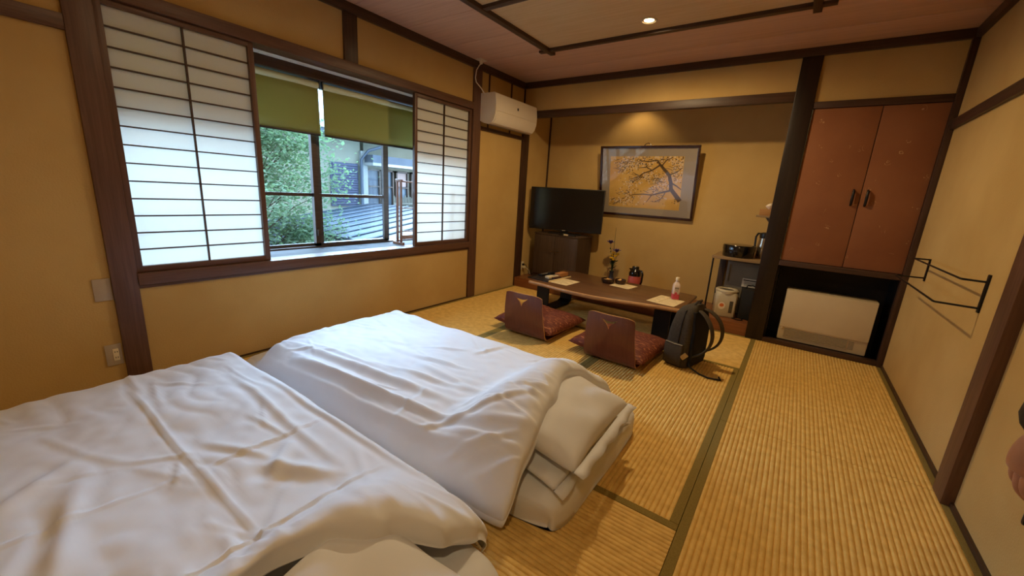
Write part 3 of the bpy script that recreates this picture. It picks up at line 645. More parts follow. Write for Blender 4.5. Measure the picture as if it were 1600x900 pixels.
loft(bm, [(0.090, 0.085, 0.03, 0.0, 0, 0), (0.095, 0.090, 0.03, 0.008, 0, 0), (0.098, 0.092, 0.035, 0.20, 0, 0), (0.098, 0.092, 0.05, 0.235, 0, 0), (0.090, 0.085, 0.06, 0.252, 0, 0)]); obj('body', bm, potm, t, True)
bm = bmesh.new(); lathe(bm, [(0.0, 0.255), (0.064, 0.258), (0.072, 0.272), (0.092, 0.274), (0.104, 0.262), (0.101, 0.238)], seg=28); obj('lid', bm, potm, t, True)
bm = bmesh.new(); lathe(bm, [(0.0, 0.264), (0.064, 0.265), (0.066, 0.258)], seg=28); obj('lid_recess', bm, potd, t, True)
bobj('water_gauge', (0.030, 0.062, -0.0945, -0.088, 0.05, 0.17), potd, t, bev=0.003)
bobj('front_frame', (-0.075, 0.080, -0.0930, -0.088, 0.012, 0.215), potm, t, bev=0.002)
stk = mat('sticker_white', rgb(238, 226, 204), rgb(232, 218, 196), rough=0.5); stko = mat('sticker_orange', rgb(220, 120, 60), rgb(206, 104, 50), rough=0.5)
bm = bmesh.new(); prism(bm, [(-0.036+0.032*math.cos(2*PI*k/20), 0.115+0.036*math.sin(2*PI*k/20)) for k in range(20)], 1, -0.0945, -0.093); s = obj('sticker', bm, stk, t)
bm = bmesh.new(); prism(bm, [(-0.036+0.020*math.cos(2*PI*k/16), 0.122+0.018*math.sin(2*PI*k/16)) for k in range(16)], 1, -0.0952, -0.0945); obj('emblem', bm, stko, s)
bm = bmesh.new(); tube(bm, [(-0.102, 0, 0.215), (-0.105, 0.02, 0.26), (-0.06, 0.085, 0.272), (0.06, 0.085, 0.272), (0.105, 0.02, 0.26), (0.102, 0, 0.215)], 0.006, 8); obj('carry_handle', bm, blackm, t, True)
bm = bmesh.new(); tube(bm, [(0, 0, 0.005), (0.05, -0.03, 0.005), (0.09, -0.01, 0.006), (0.07, 0.04, 0.012), (0.12, 0.05, 0.006), (0.16, 0.0, 0.005)], 0.005, 6)
o = obj('power_cord', bm, blackm, None, True); o.location = (2.55, 4.33, AF); tag(o, 'black power cord coiled beside the water boiler', 'cord')
t = thing('lidded_tea_box', 'round black lacquer container with a lid on the side desk', 'container', (2.480, 4.49, AF+0.592))
bm = bmesh.new(); lathe(bm, [(0, 0), (0.132, 0), (0.138, 0.008), (0.140, 0.070)], seg=40); obj('body', bm, glossb, t, True)
bm = bmesh.new(); lathe(bm, [(0.143, 0.066), (0.144, 0.105), (0.138, 0.116), (0.10, 0.122), (0, 0.124)], seg=40); obj('lid', bm, glossb, t, True)
chrome = mat('brushed_steel', rgb(176, 164, 148), rgb(160, 148, 132), rough=0.25, metal=0.9, scale=(4, 4, 120))
t = thing('coffee_jug', 'steel jug with black lid and handle behind the tea box', 'jug', (2.672, 4.60, AF+0.592), math.radians(-40))
bm = bmesh.new(); lathe(bm, [(0, 0), (0.052, 0), (0.058, 0.008), (0.056, 0.10), (0.044, 0.20)], seg=28); obj('body', bm, chrome, t, True)
bm = bmesh.new(); lathe(bm, [(0.046, 0.196), (0.050, 0.225), (0.046, 0.245), (0.02, 0.252), (0, 0.252)], seg=28); obj('lid', bm, blackm, t, True)
bm = bmesh.new(); tube(bm, [(-0.04, 0, 0.235), (-0.085, 0, 0.235), (-0.105, 0, 0.20), (-0.100, 0, 0.12), (-0.075, 0, 0.06)], 0.009, 8); obj('handle', bm, blackm, t, True)
t = thing('corner_shelf', 'small wall shelf on a triangular bracket above the desk', 'shelf', (AX, 4.43, 1.105))
bobj('board', (-0.185, 0.0, -0.06, 0.20, 0.0, 0.018), deskw, t, bev=0.002)
bm = bmesh.new(); prism(bm, [(-0.115, 0.0), (-0.002, 0.0), (-0.002, -0.155)], 1, 0.05, 0.066); obj('bracket', bm, gryp, t)
t = thing('tissue_box', 'tissue box with a white tissue on the corner shelf', 'tissue box', (AX-0.095, 4.49, 1.123))
bobj('box', (-0.07, 0.07, -0.11, 0.11, 0.0, 0.058), mat('ochre_card', rgb(170, 122, 66), rgb(160, 112, 58), rough=0.6), t, bev=0.003)
bm = bmesh.new(); lathe(bm, [(0.012, 0.057), (0.028, 0.075), (0.034, 0.090), (0.020, 0.104), (0.004, 0.112), (0, 0.110)], seg=9, sy=1.4)
for v in bm.verts: v.co += Vector((random.uniform(-.006, .006), random.uniform(-.008, .008), random.uniform(-.004, .004))) if v.co.z > 0.06 else Vector()
obj('tissue', bm, stk, t, True)

# ---- cupboard and heater
doorm = mat('russet_washi', rgb(138, 88, 54), rgb(130, 80, 48), rough=0.7, scale=(3, 3, 3), spec=0.25)
def flecks(m):
    tr = m.node_tree; b = tr.nodes['Principled BSDF']; src = b.inputs['Base Color'].links[0].from_socket
    tc = tr.nodes.new('ShaderNodeTexCoord'); mp = tr.nodes.new('ShaderNodeMapping'); mp.inputs['Scale'].default_value = (16, 16, 16)
    n1 = tr.nodes.new('ShaderNodeTexNoise'); n1.inputs['Scale'].default_value = 1.0; n1.inputs['Detail'].default_value = 0; n1.inputs['Distortion'].default_value = 2.5
    n2 = tr.nodes.new('ShaderNodeTexVoronoi'); n2.inputs['Scale'].default_value = 9
    tr.links.new(tc.outputs['Object'], mp.inputs[0]); tr.links.new(mp.outputs[0], n1.inputs[0]); tr.links.new(tc.outputs['Object'], n2.inputs[0])
    a = tr.nodes.new('ShaderNodeMath'); a.operation = 'SUBTRACT'; a.inputs[1].default_value = 0.5; tr.links.new(n1.outputs[0], a.inputs[0])
    ab = tr.nodes.new('ShaderNodeMath'); ab.operation = 'ABSOLUTE'; tr.links.new(a.outputs[0], ab.inputs[0])
    l1 = tr.nodes.new('ShaderNodeMath'); l1.operation = 'LESS_THAN'; l1.inputs[1].default_value = 0.022; tr.links.new(ab.outputs[0], l1.inputs[0])
    l2 = tr.nodes.new('ShaderNodeMath'); l2.operation = 'LESS_THAN'; l2.inputs[1].default_value = 0.20; tr.links.new(n2.outputs['Distance'], l2.inputs[0])
    mu = tr.nodes.new('ShaderNodeMath'); mu.operation = 'MULTIPLY'; tr.links.new(l1.outputs[0], mu.inputs[0]); tr.links.new(l2.outputs[0], mu.inputs[1])
    m3 = tr.nodes.new('ShaderNodeMath'); m3.operation = 'MULTIPLY'; m3.inputs[1].default_value = 0.5; tr.links.new(mu.outputs[0], m3.inputs[0])
    mx = tr.nodes.new('ShaderNodeMix'); mx.data_type = 'RGBA'; tr.links.new(m3.outputs[0], mx.inputs[0]); tr.links.new(src, mx.inputs[6]); mx.inputs[7].default_value = rgb(214, 176, 120)
    tr.links.new(mx.outputs[2], b.inputs['Base Color'])
flecks(doorm)
t = thing('wall_cupboard', 'built-in cupboard with two russet paper doors above the heater', 'cupboard', (2.836, 4.200, 0.757))
bobj('carcass', (0.004, 0.79, 0.03, 0.38, 0.0, 1.232), nichem, t)
for a, b, hx in ((0.003, 0.428, 0.382), (0.433, 0.792, 0.468)):
    d = bobj('door', (a, b, 0.0, 0.026, 0.003, 1.230), doorm, t, bev=0.002)
    bm = bmesh.new(); tube(bm, [(hx, 0.0, 0.495), (hx, -0.022, 0.505), (hx, -0.026, 0.555), (hx, -0.022, 0.605), (hx, 0.0, 0.615)], [0.007, 0.009, 0.010, 0.009, 0.007], 10); obj('handle', bm, steelb, d, True)
heatm = mat('ivory_enamel', rgb(206, 188, 150), rgb(200, 181, 143), rough=0.4)
t = thing('fan_heater', 'ivory fan heater standing in the dark niche below the cupboard', 'heater', (2.937, 4.235, 0.012))
bobj('case', (0, 0.622, 0.012, 0.16, 0.030, 0.492), heatm, t, bev=0.012)
bobj('base', (0.01, 0.612, 0.02, 0.15, 0.0, 0.032), blackm, t)
bobj('front_panel', (0.002, 0.620, -0.003, 0.02, 0.150, 0.490), heatm, t, bev=0.008)
bobj('grille_recess', (0.045, 0.490, 0.0095, 0.013, 0.060, 0.135), blackm, t)
g0 = None
for k in range(7):
    if g0 is None: g0 = bobj('louvre', (0.045, 0.490, 0.004, 0.0125, -0.0022, 0.0022), heatm, t); g0.location.z = 0.065+0.0107*k
    else: link_copy(g0, t, (0, 0, 0.065+0.0107*k))
boxes('side_slots', [(0.500+0.0*k, 0.535, 0.0085, 0.0118, 0.066+0.012*k, 0.070+0.012*k) for k in range(6)], gryp, t)
bm = bmesh.new(); lathe(bm, [(0, 0.004), (0.008, 0.003), (0.010, 0.0)], seg=14); o = obj('button', bm, ivory, t, True); o.rotation_euler = (PI/2, 0, 0); o.location = (0.024, 0.004, 0.142)
boxes('control_strip', [(0.17, 0.22, 0.06, 0.09, 0.490, 0.497), (0.30, 0.37, 0.06, 0.09, 0.490, 0.497)], gryp, t)

# ---- air conditioner with its cord
acm = mat('white_ac_shell', rgb(228, 218, 200), rgb(224, 213, 194), rough=0.4)
t = thing('air_conditioner', 'white wall-mounted air conditioner near the alcove corner', 'air conditioner', (0.006, 3.395, 1.865))
prof = [(0.0, 0.035), (0.0, 0.290), (0.010, 0.297), (0.185, 0.297), (0.200, 0.288), (0.212, 0.18), (0.208, 0.10), (0.190, 0.045), (0.160, 0.012), (0.130, 0.0), (0.06, 0.010)]
bm = bmesh.new(); prism(bm, prof, 1, 0.0, 0.775); obj('shell', bm, acm, t, 'yes')
bm = bmesh.new(); prism(bm, [(0.203, 0.272), (0.216, 0.18), (0.2135, 0.128), (0.205, 0.128), (0.206, 0.18)], 1, 0.006, 0.769); obj('front_panel', bm, acm, t, 'yes')
bm = bmesh.new(); prism(bm, [(0.2105, 0.126), (0.213, 0.122), (0.196, 0.045), (0.166, 0.009), (0.156, 0.010), (0.19, 0.05), (0.205, 0.118)], 1, 0.02, 0.755); obj('flap', bm, acm, t, 'yes')
boxes('badge', [(0.2135, 0.2170, 0.372, 0.392, 0.185, 0.210)], blackm, t)
bobj('outlet_grille', (0.07, 0.135, 0.06, 0.71, 0.001, 0.006), gryp, t)
t = thing('ac_cord', 'white cord from the ceiling outlet to the air conditioner', 'cord', (0.086, 3.295, CZ))
bm = bmesh.new(); prism(bm, [(-0.035, -0.05), (0.035, -0.05), (0.035, 0.05), (-0.035, 0.05)], 2, -0.008, -0.001); obj('outlet_plate', bm, acm, t)
bm = bmesh.new(); lathe(bm, [(0.016, -0.008), (0.018, -0.03), (0.012, -0.04), (0, -0.04)], seg=14); obj('plug', bm, acm, t, True)
bm = bmesh.new(); tube(bm, [(0, 0, -0.036), (-0.02, -0.005, -0.052), (-0.045, -0.012, -0.09), (-0.055, -0.015, -0.16), (-0.050, -0.005, -0.20), (-0.030, 0.05, -0.245), (-0.02, 0.095, -0.29)], 0.005, 8); obj('cord', bm, acm, t, True)

# ---- towel rack on the right wall
t = thing('wall_towel_rack', 'black wire towel rack fixed to the right wall', 'towel rack', (RW, 2.725, 0.79))
L = 1.02
bobj('end_bracket', (-0.008, 0.0, -0.012, 0.012, -0.01, 0.170), steelb, t, bev=0.002)
bobj('end_bracket', (-0.008, 0.0, L-0.012, L+0.012, -0.01, 0.140), steelb, t, bev=0.002)
for z, dep in ((0.135, 0.085), (0.010, 0.150)):
    bm = bmesh.new(); tube(bm, [(-0.004, 0.0, z), (-dep+0.004, 0.02, z), (-dep, 0.035, z), (-dep, L-0.035, z), (-dep+0.004, L-0.02, z), (-0.004, L, z)], 0.005, 8); obj('rail', bm, steelb, t, True)
# ================================================================== LOW TABLE
tw = wood('walnut_slab', rgb(112, 78, 50), rgb(86, 58, 37), 0, rough=0.32, fine=44, coat=0.15)
sap = wood('sapwood_edge', rgb(200, 154, 102), rgb(176, 128, 80), 0, rough=0.4, fine=44)
TT = 0.34
t = thing('low_table', 'live-edge walnut low table on black steel legs', 'table', (1.5, 3.7, 0))
front = [(0.80, 3.315), (0.95, 3.300), (1.15, 3.262), (1.35, 3.240), (1.53, 3.236), (1.70, 3.262), (1.90, 3.318), (2.08, 3.365), (2.262, 3.392)]
back = [(2.252, 4.045), (2.05, 4.075), (1.75, 4.092), (1.45, 4.085), (1.15, 4.118), (0.92, 4.148), (0.755, 4.140)]
out = [(x-1.5, y-3.7) for x, y in front+back]
def inset(pts, d):
    r = []
    for i, (x, y) in enumerate(pts):
        l = math.hypot(x, y); r.append((x-d*(1 if x > 0 else -1)*min(1, abs(x)/0.5), y-d*(1 if y > 0 else -1)))
    return r
bm = bmesh.new()
rings = [[bm.verts.new((x, y, z)) for x, y in inset(out, d)] for z, d in ((0.302, 0.018), (0.308, 0.007), (0.322, 0.0), (0.335, 0.003), (TT, 0.010))]
n = len(out)
bm.faces.new(rings[0][::-1]); bm.faces.new(rings[-1])
for a, b in zip(rings, rings[1:]):
    for k in range(n):
        f_ = bm.faces.new((a[k], a[(k+1) % n], b[(k+1) % n], b[k])); f_.material_index = 1 if k < len(front)-1 or len(front) <= k < n-1 else 0
obj('slab', bm, [tw, sap], t, True)
for x0 in (-0.685, 0.525):
    bm = bmesh.new(); path = [(-0.225, 0.303), (-0.225, 0.04), (-0.19, 0.012), (0.25, 0.012), (0.315, 0.04), (0.325, 0.303)]
    inn = [(-0.211, 0.303), (-0.211, 0.046), (-0.184, 0.026), (0.244, 0.026), (0.301, 0.048), (0.311, 0.303)]
    path = [(y, max(z-0.012, 0.0) if z < 0.2 else z) for y, z in path]; inn = [(y, max(z-0.012, 0.0) if z < 0.2 else z) for y, z in inn]
    prism(bm, path+inn[::-1], 0, x0, x0+0.14); obj('leg', bm, steelb, t)

papm = mat('printed_paper', rgb(226, 208, 166), rgb(218, 198, 154), rough=0.7, scale=(40, 40, 40)); inkm = mat('grey_print', rgb(150, 134, 104), rgb(140, 124, 94), rough=0.8)
def sheet(c, w, h, rz, label, lines, name='paper_sheet', tilt=0):
    t = thing(name, label, 'paper', c, rz, group='papers on the low table')
    bobj('page', (-w/2, w/2, -h/2, h/2, 0.0, 0.0014), papm, t)
    boxes('print', [(-w*0.40, w*(0.1+0.3*((k*7) % 3)/2), h*0.36-k*h*0.8/lines-0.002, h*0.36-k*h*0.8/lines+0.002, 0.0014, 0.0018) for k in range(lines)], inkm, t)
    return t
sheet((1.095, 3.545, TT), 0.20, 0.27, math.radians(-4), 'paper sheet lying next to the dark tray on the low table', 7)
sheet((1.59, 3.87, TT), 0.21, 0.20, math.radians(-8), 'paper sheet under the edge of the snack bowls', 6)
sheet((2.105, 3.575, TT), 0.20, 0.28, math.radians(-6), 'paper sheet under the pink drink bottle', 5)
sheet((2.015, 3.605, TT+0.002), 0.09, 0.32, math.radians(-8), 'narrow folded leaflet overlapping the sheet by the bottle', 8, name='folded_leaflet')
trm = mat('dark_tray_lacquer', rgb(40, 34, 30), rgb(48, 41, 36), rough=0.35)
t = thing('tray', 'dark flat tray with a pale edge at the left end of the table', 'tray', (0.875, 3.615, TT), math.radians(-5))
bobj('base', (-0.125, 0.125, -0.21, 0.21, 0.0, 0.006), trm, t, bev=0.002)
for d in ((-0.13, -0.122, -0.21, 0.21, 0, 0.012), (0.122, 0.132, -0.21, 0.21, 0, 0.012), (-0.13, 0.132, -0.216, -0.208, 0, 0.012), (-0.13, 0.132, 0.208, 0.216, 0, 0.012)):
    bobj('rim', d, papm if d[0] > 0.1 else trm, t, bev=0.001)
t = thing('black_remote', 'black remote control on the dark tray', 'remote', (0.80, 3.66, TT+0.006), math.radians(-8))
bobj('case', (-0.024, 0.024, -0.10, 0.10, 0, 0.020), blackm, t, bev=0.005)
boxes('buttons', [(-0.016+0.013*i, -0.007+0.013*i, -0.07+0.02*j, -0.058+0.02*j, 0.020, 0.022) for i in range(3) for j in range(7)], gryp, t)
t = thing('black_case', 'black rectangular case at the back of the dark tray', 'case', (0.855, 3.735, TT+0.006), math.radians(-8))
bobj('case', (-0.022, 0.022, -0.085, 0.085, 0, 0.026), blackm, t, bev=0.004); bobj('lid', (-0.022, 0.022, -0.085, 0.085, 0.0265, 0.032), blackm, t, bev=0.002)
t = thing('white_remote', 'white remote control on the dark tray', 'remote', (0.915, 3.585, TT+0.006), math.radians(-14))
bobj('case', (-0.030, 0.030, -0.075, 0.075, 0, 0.026), ivory, t, bev=0.008); bobj('display', (-0.020, 0.020, 0.01, 0.055, 0.0262, 0.027), gryp, t)
t = thing('wooden_box', 'small light brown wooden box on the dark tray', 'box', (0.945, 3.74, TT+0.006), math.radians(-6))
lbw = wood('light_box_wood', rgb(176, 122, 72), rgb(160, 106, 60), 1, rough=0.5)
bobj('body', (-0.035, 0.035, -0.075, 0.075, 0, 0.030), lbw, t, bev=0.002); bobj('lid', (-0.036, 0.036, -0.076, 0.076, 0.0305, 0.042), lbw, t, bev=0.002)
t = thing('glasses_case', 'dark red-brown leather case beside the wooden box', 'case', (0.965, 3.60, TT+0.006), math.radians(-10))
bobj('shell', (-0.020, 0.020, -0.06, 0.06, 0, 0.016), mat('maroon_leather', rgb(66, 32, 28), rgb(56, 27, 24), rough=0.4), t, bev=0.006); bobj('clasp', (0.0195, 0.022, -0.008, 0.008, 0.004, 0.014), brass, t)
bowlm = mat('brown_basket', rgb(66, 42, 26), rgb(54, 33, 20), rough=0.4, scale=(120, 120, 120), bump=0.5, bscale=(200, 200, 60)); snack = mat('wrapped_sweet', rgb(216, 172, 104), rgb(198, 150, 84), rough=0.4, scale=(90, 90, 90))
rnd = random.Random(9)
for i, (x, y, r, lab) in enumerate(((1.415, 3.880, 0.068, 'larger brown snack bowl with wrapped sweets'), (1.528, 3.935, 0.056, 'smaller brown snack bowl beside the larger one'))):
    t = thing('snack_bowl', lab, 'bowl', (x, y, TT), group='snack bowls on the low table')
    bm = bmesh.new(); lathe(bm, [(0, 0), (r*0.72, 0), (r*0.95, 0.02), (r, 0.045), (r*0.95, 0.046), (r*0.88, 0.022), (r*0.6, 0.012), (0, 0.012)], seg=30); obj('bowl', bm, bowlm, t, True)
    for k in range(7 if i == 0 else 5):
        a = k*2.4; q = r*0.42*math.sqrt((k+.3)/7); bm = bmesh.new(); box(bm, -0.024, 0.020, -0.012, 0.012, 0, 0.014, bev=0.004)
        o = obj('sweet', bm, snack, None, True); o.location = (x+q*math.cos(a), y+q*math.sin(a), TT+0.014+(k % 3)*0.010); o.rotation_euler = (rnd.uniform(-.3, .3), rnd.uniform(-.3, .3), a)
        tag(o, 'wrapped sweet in the larger snack bowl' if i == 0 else 'wrapped sweet in the smaller snack bowl', 'sweet', 'sweets in the larger bowl' if i == 0 else 'sweets in the smaller bowl')
clearp = mat('milky_bottle', rgb(224, 206, 190), rgb(218, 198, 182), rough=0.25); redd = mat('pink_label', rgb(206, 84, 96), rgb(190, 66, 80), rough=0.4, scale=(60, 60, 60))
t = thing('drink_bottle', 'small drink bottle with white cap and pink label on the table', 'bottle', (2.128, 3.705, TT+0.0014), math.radians(25))
bm = bmesh.new(); loft(bm, [(0.026, 0.026, 0.010, 0, 0, 0), (0.030, 0.030, 0.010, 0.006, 0, 0), (0.030, 0.030, 0.010, 0.128, 0, 0), (0.026, 0.026, 0.014, 0.145, 0, 0), (0.013, 0.013, 0.012, 0.166, 0, 0), (0.013, 0.013, 0.012, 0.176, 0, 0)]); obj('body', bm, clearp, t, True)
bm = bmesh.new(); loft(bm, [(0.0305, 0.0305, 0.010, 0.008, 0, 0), (0.0305, 0.0305, 0.010, 0.055, 0, 0)]); obj('pink_band', bm, redd, t, True)
bm = bmesh.new(); lathe(bm, [(0.017, 0.176), (0.0175, 0.200), (0.016, 0.203), (0, 0.203)], seg=24); obj('cap', bm, ivory, t, True)
boxes('lettering', [(-0.017+0.012*k, -0.009+0.012*k, -0.0312, -0.0300, 0.100, 0.116) for k in range(3)]+[(-0.012, 0.012, -0.0312, -0.0300, 0.084, 0.088)], gryp, t)
bm = bmesh.new(); prism(bm, [(-0.005+0.011*math.cos(2*PI*k/14), 0.062+0.011*math.sin(2*PI*k/14)) for k in range(14)], 1, -0.0315, -0.0300); obj('fruit_print', bm, redd, t)

# ================================================================== LEGLESS CHAIRS AND CUSHIONS
plym = mat('russet_plywood', rgb(104, 54, 40), rgb(94, 47, 35), rough=0.3, scale=(60, 8, 8), coat=0.25); plye = mat('ply_edge', rgb(182, 134, 84), rgb(170, 122, 74), rough=0.5)
def zaisu_mesh():
    bm = bmesh.new(); W = 0.40; nu = 28; prof = []
    for k in range(40):
        s = k/39
        if s < 0.40: q = s/0.40; y, z = 0.42-0.37*q, 0.012
        elif s < 0.60: a = (s-0.40)/0.20*PI*0.50; y, z = 0.05-0.072*math.sin(a), 0.012+0.072*(1-math.cos(a))
        else: q = (s-0.60)/0.40; y, z = -0.022-0.072*q-0.015*math.sin(q*PI), 0.084+0.315*q
        prof.append((y, z, s))
    g = []
    for y, z, s in prof:
        row = []; w = W if s < 0.6 else W-0.055*((s-0.6)/0.4)
        for i in range(nu+1):
            u = i/nu*2-1; cur = 0.035*sstep(0.55, 1.0, s)*u*u
            zz = z-(0.020*abs(u)**6 if s > 0.97 else 0)
            row.append(bm.verts.new((u*w/2, y+cur, zz)))
        g.append(row)
    for a, b in zip(g, g[1:]):
        for i in range(nu): bm.faces.new((a[i], a[i+1], b[i+1], b[i]))
    me = bpy.data.meshes.new('shell'); bm.to_mesh(me); bm.free(); me.materials.append(plym); me.materials.append(plye); me.shade_smooth()
    tmp = bpy.data.objects.new('tmp', me); COL.objects.link(tmp)
    so = tmp.modifiers.new('s', 'SOLIDIFY'); so.thickness = 0.012; so.offset = 0; so.material_offset_rim = 1
    bm = bmesh.new()
    prism(bm, [(-0.062, 0.366), (-0.040, 0.357), (-0.018, 0.353), (0.0, 0.352), (0.018, 0.353), (0.040, 0.357), (0.062, 0.366), (0.040, 0.345), (0.020, 0.331), (0.010, 0.316), (0.0, 0.292), (-0.010, 0.316), (-0.020, 0.331), (-0.040, 0.345)], 1, -0.3, 0.2)
    cm = bpy.data.meshes.new('c'); bmesh.ops.recalc_face_normals(bm, faces=bm.faces[:]); bm.to_mesh(cm); bm.free(); cm.materials.append(plye); cut = bpy.data.objects.new('c', cm); COL.objects.link(cut)
    bo = tmp.modifiers.new('b', 'BOOLEAN'); bo.operation = 'DIFFERENCE'; bo.object = cut; bo.solver = 'EXACT'
    dg = bpy.context.evaluated_depsgraph_get(); dg.update()
    r = bpy.data.meshes.new_from_object(tmp.evaluated_get(dg)); r.name = 'shell'
    bpy.data.objects.remove(tmp); bpy.data.objects.remove(cut); bpy.data.meshes.remove(cm)
    r.shade_smooth(); r.set_sharp_from_angle(angle=math.radians(35)); return r
zm = zaisu_mesh()
def zaisu(x, y, rz, label):
    t = thing('legless_chair', label, 'floor chair', (x, y, 0.0012), rz, group='legless chairs at the low table')
    o = bpy.data.objects.new('shell', zm); COL.objects.link(o); o.parent = t
    boxes('floor_pad', [(-0.15, -0.10, 0.1, 0.3, 0.0, 0.006), (0.10, 0.15, 0.1, 0.3, 0.0, 0.006)], blackm, t)
    return t
zaisu(1.195, 2.705, math.radians(0), 'russet plywood legless chair on the left, nearer the window')
zaisu(1.955, 2.690, math.radians(-1), 'russet plywood legless chair on the right, next to the backpack')
brocade = mat('russet_brocade', rgb(98, 42, 28), rgb(168, 104, 66), rough=0.7, scale=(14, 40, 30), dist=2.2, lo=0.52, hi=0.66, bump=0.3, bscale=(60, 60, 60))
def cushion_bm(W, D, H, n=36, corner=0.09, puff=0.42, seed=0, wr=0.006):
    bm = bmesh.new(); tops = []; bots = []
    for j in range(n+1):
        rt_, rb_ = [], []
        for i in range(n+1):
            s, q = 2*i/n-1, 2*j/n-1
            pull = 1-corner*(1-abs(s))*abs(q)**3*0-corner*0.5*((1-s*s)*abs(q)**4)
            pull2 = 1-corner*0.5*((1-q*q)*abs(s)**4)
            x, y = s*W/2*pull2, q*D/2*pull
            e = max(0.0, (1-s**4))*max(0.0, (1-q**4)); h = H/2*e**puff
            nz = noise.noise(Vector((x*7+seed, y*7, 0)))*wr*e**0.3*2
            rt_.append((x, y, h+nz)); rb_.append((x, y, -h*0.75))
        tops.append(rt_); bots.append(rb_)
    T = [[bm.verts.new(p) for p in r] for r in tops]
    Bv = [[T[j][i] if i in (0, n) or j in (0, n) else bm.verts.new(bots[j][i]) for i in range(n+1)] for j in range(n+1)]
    for j in range(n):
        for i in range(n):
            bm.faces.new((T[j][i], T[j][i+1], T[j+1][i+1], T[j+1][i])); bm.faces.new((Bv[j][i], Bv[j+1][i], Bv[j+1][i+1], Bv[j][i+1]))
    return bm
def zabuton(x, y, rz, label, seed):
    t = thing('floor_cushion', label, 'cushion', (x, y, 0.078), rz, group='brocade floor cushions')
    o = obj('cover', cushion_bm(0.62, 0.60, 0.145, seed=seed, puff=0.5), brocade, t, 'all')
    bm = bmesh.new(); tube(bm, [(0, 0, 0.074), (0.008, 0.0, 0.080), (0, 0.008, 0.080), (-0.008, 0, 0.080)], 0.003, 6); obj('tuft', bm, brocade, t)
    return t
zabuton(1.150, 3.020, math.radians(-3), 'russet brocade floor cushion on the left legless chair', 1.0)
zabuton(1.930, 2.985, math.radians(-5), 'russet brocade floor cushion on the right legless chair', 5.0)

# ================================================================== BACKPACK
packm = mat('charcoal_nylon', rgb(68, 61, 51), rgb(76, 69, 58), rough=0.85, spec=0.2, scale=(90, 90, 90), bump=0.2, bscale=(300, 300, 300)); packb = mat('black_mesh_padding', rgb(18, 17, 17), rgb(24, 23, 22), rough=0.85, bump=0.5, bscale=(250, 250, 250))
t = thing('backpack', 'charcoal backpack standing on the floor at the table end', 'backpack', (2.375, 3.135, 0.0012), math.radians(-14))
bm = bmesh.new(); loft(bm, [(0.080, 0.135, 0.035, 0.0, 0, 0), (0.088, 0.142, 0.04, 0.02, 0, 0), (0.090, 0.145, 0.045, 0.16, -0.002, 0), (0.084, 0.142, 0.045, 0.30, 0.004, 0), (0.072, 0.130, 0.045, 0.40, 0.012, 0), (0.055, 0.105, 0.045, 0.450, 0.022, 0), (0.030, 0.07, 0.028, 0.470, 0.034, 0)]); obj('body', bm, packm, t, True)
bm = bmesh.new(); loft(bm, [(0.064, 0.012, 0.010, 0.02, -0.012, -0.148), (0.070, 0.016, 0.012, 0.06, -0.012, -0.150), (0.070, 0.016, 0.012, 0.17, -0.012, -0.150), (0.066, 0.008, 0.007, 0.185, -0.012, -0.146)]); obj('side_pocket', bm, packm, t, True)
bm = bmesh.new(); tube(bm, [(-0.075, -0.160, 0.182), (-0.01, -0.168, 0.180), (0.052, -0.160, 0.182)], 0.004, 6); obj('pocket_edge', bm, gryp, t, True)
bm = bmesh.new(); loft(bm, [(0.012, 0.115, 0.010, 0.02, 0.096, 0), (0.014, 0.122, 0.012, 0.06, 0.100, 0), (0.014, 0.120, 0.012, 0.30, 0.098, 0), (0.012, 0.105, 0.010, 0.43, 0.074, 0)]); obj('back_padding', bm, packb, t, True)
bm = bmesh.new(); tube(bm, [(0.010, -0.146, 0.05), (0.012, -0.146, 0.20), (0.016, -0.142, 0.34), (0.022, -0.120, 0.43), (0.03, -0.06, 0.465), (0.034, 0.05, 0.468)], 0.0045, 6); obj('zip', bm, packb, t, True)
def strap(y):
    bm = bmesh.new(); pts = [(0.075, y*0.5, 0.440), (0.125, y*0.7, 0.430), (0.190, y*0.95, 0.375), (0.225, y*1.0, 0.29), (0.215, y*1.02, 0.20), (0.170, y*1.08, 0.14), (0.115, y*1.15, 0.105), (0.085, y*1.2, 0.085)]
    n = len(pts); rows = []
    for i, p in enumerate(pts):
        p = Vector(p); d = (Vector(pts[min(i+1, n-1)])-Vector(pts[max(i-1, 0)])).normalized(); nn = d.cross(Vector((0, 1, 0))).normalized(); w = 0.030 if i < 5 else 0.030-0.006*(i-4); h = 0.009
        rows.append([bm.verts.new(p+Vector((0, sy*w, 0))+nn*sh*h) for sy, sh in ((-1, -1), (1, -1), (1, 1), (-1, 1))])
    for a, b in zip(rows, rows[1:]):
        for k in range(4): bm.faces.new((a[k], a[(k+1) % 4], b[(k+1) % 4], b[k]))
    bm.faces.new(rows[0][::-1]); bm.faces.new(rows[-1])
    o = obj('shoulder_strap', bm, packm, t); md = o.modifiers.new('smooth', 'SUBSURF'); md.levels = md.render_levels = 2; return o
s1 = strap(-0.085); strap(0.085)
bm = bmesh.new(); box(bm, -0.018, 0.018, -0.004, 0.004, -0.028, 0.028, bev=0.004)
o = obj('buckle', bm, chrome, s1, True); o.location = (0.075, -0.155, 0.105); o.rotation_euler = (0.1, 0.7, 0.3)
bm = bmesh.new(); tube(bm, [(0.04, 0.04, 0.468), (0.055, 0.03, 0.500), (0.055, -0.03, 0.500), (0.04, -0.04, 0.468)], 0.008, 8); obj('grab_handle', bm, packm, t, True)
bm = bmesh.new(); tube(bm, [(0.09, -0.10, 0.09), (0.12, -0.15, 0.04), (0.19, -0.13, 0.006), (0.26, -0.14, 0.006), (0.33, -0.10, 0.006), (0.30, -0.06, 0.006)], 0.006, 6); obj('loose_webbing', bm, packb, t, True)
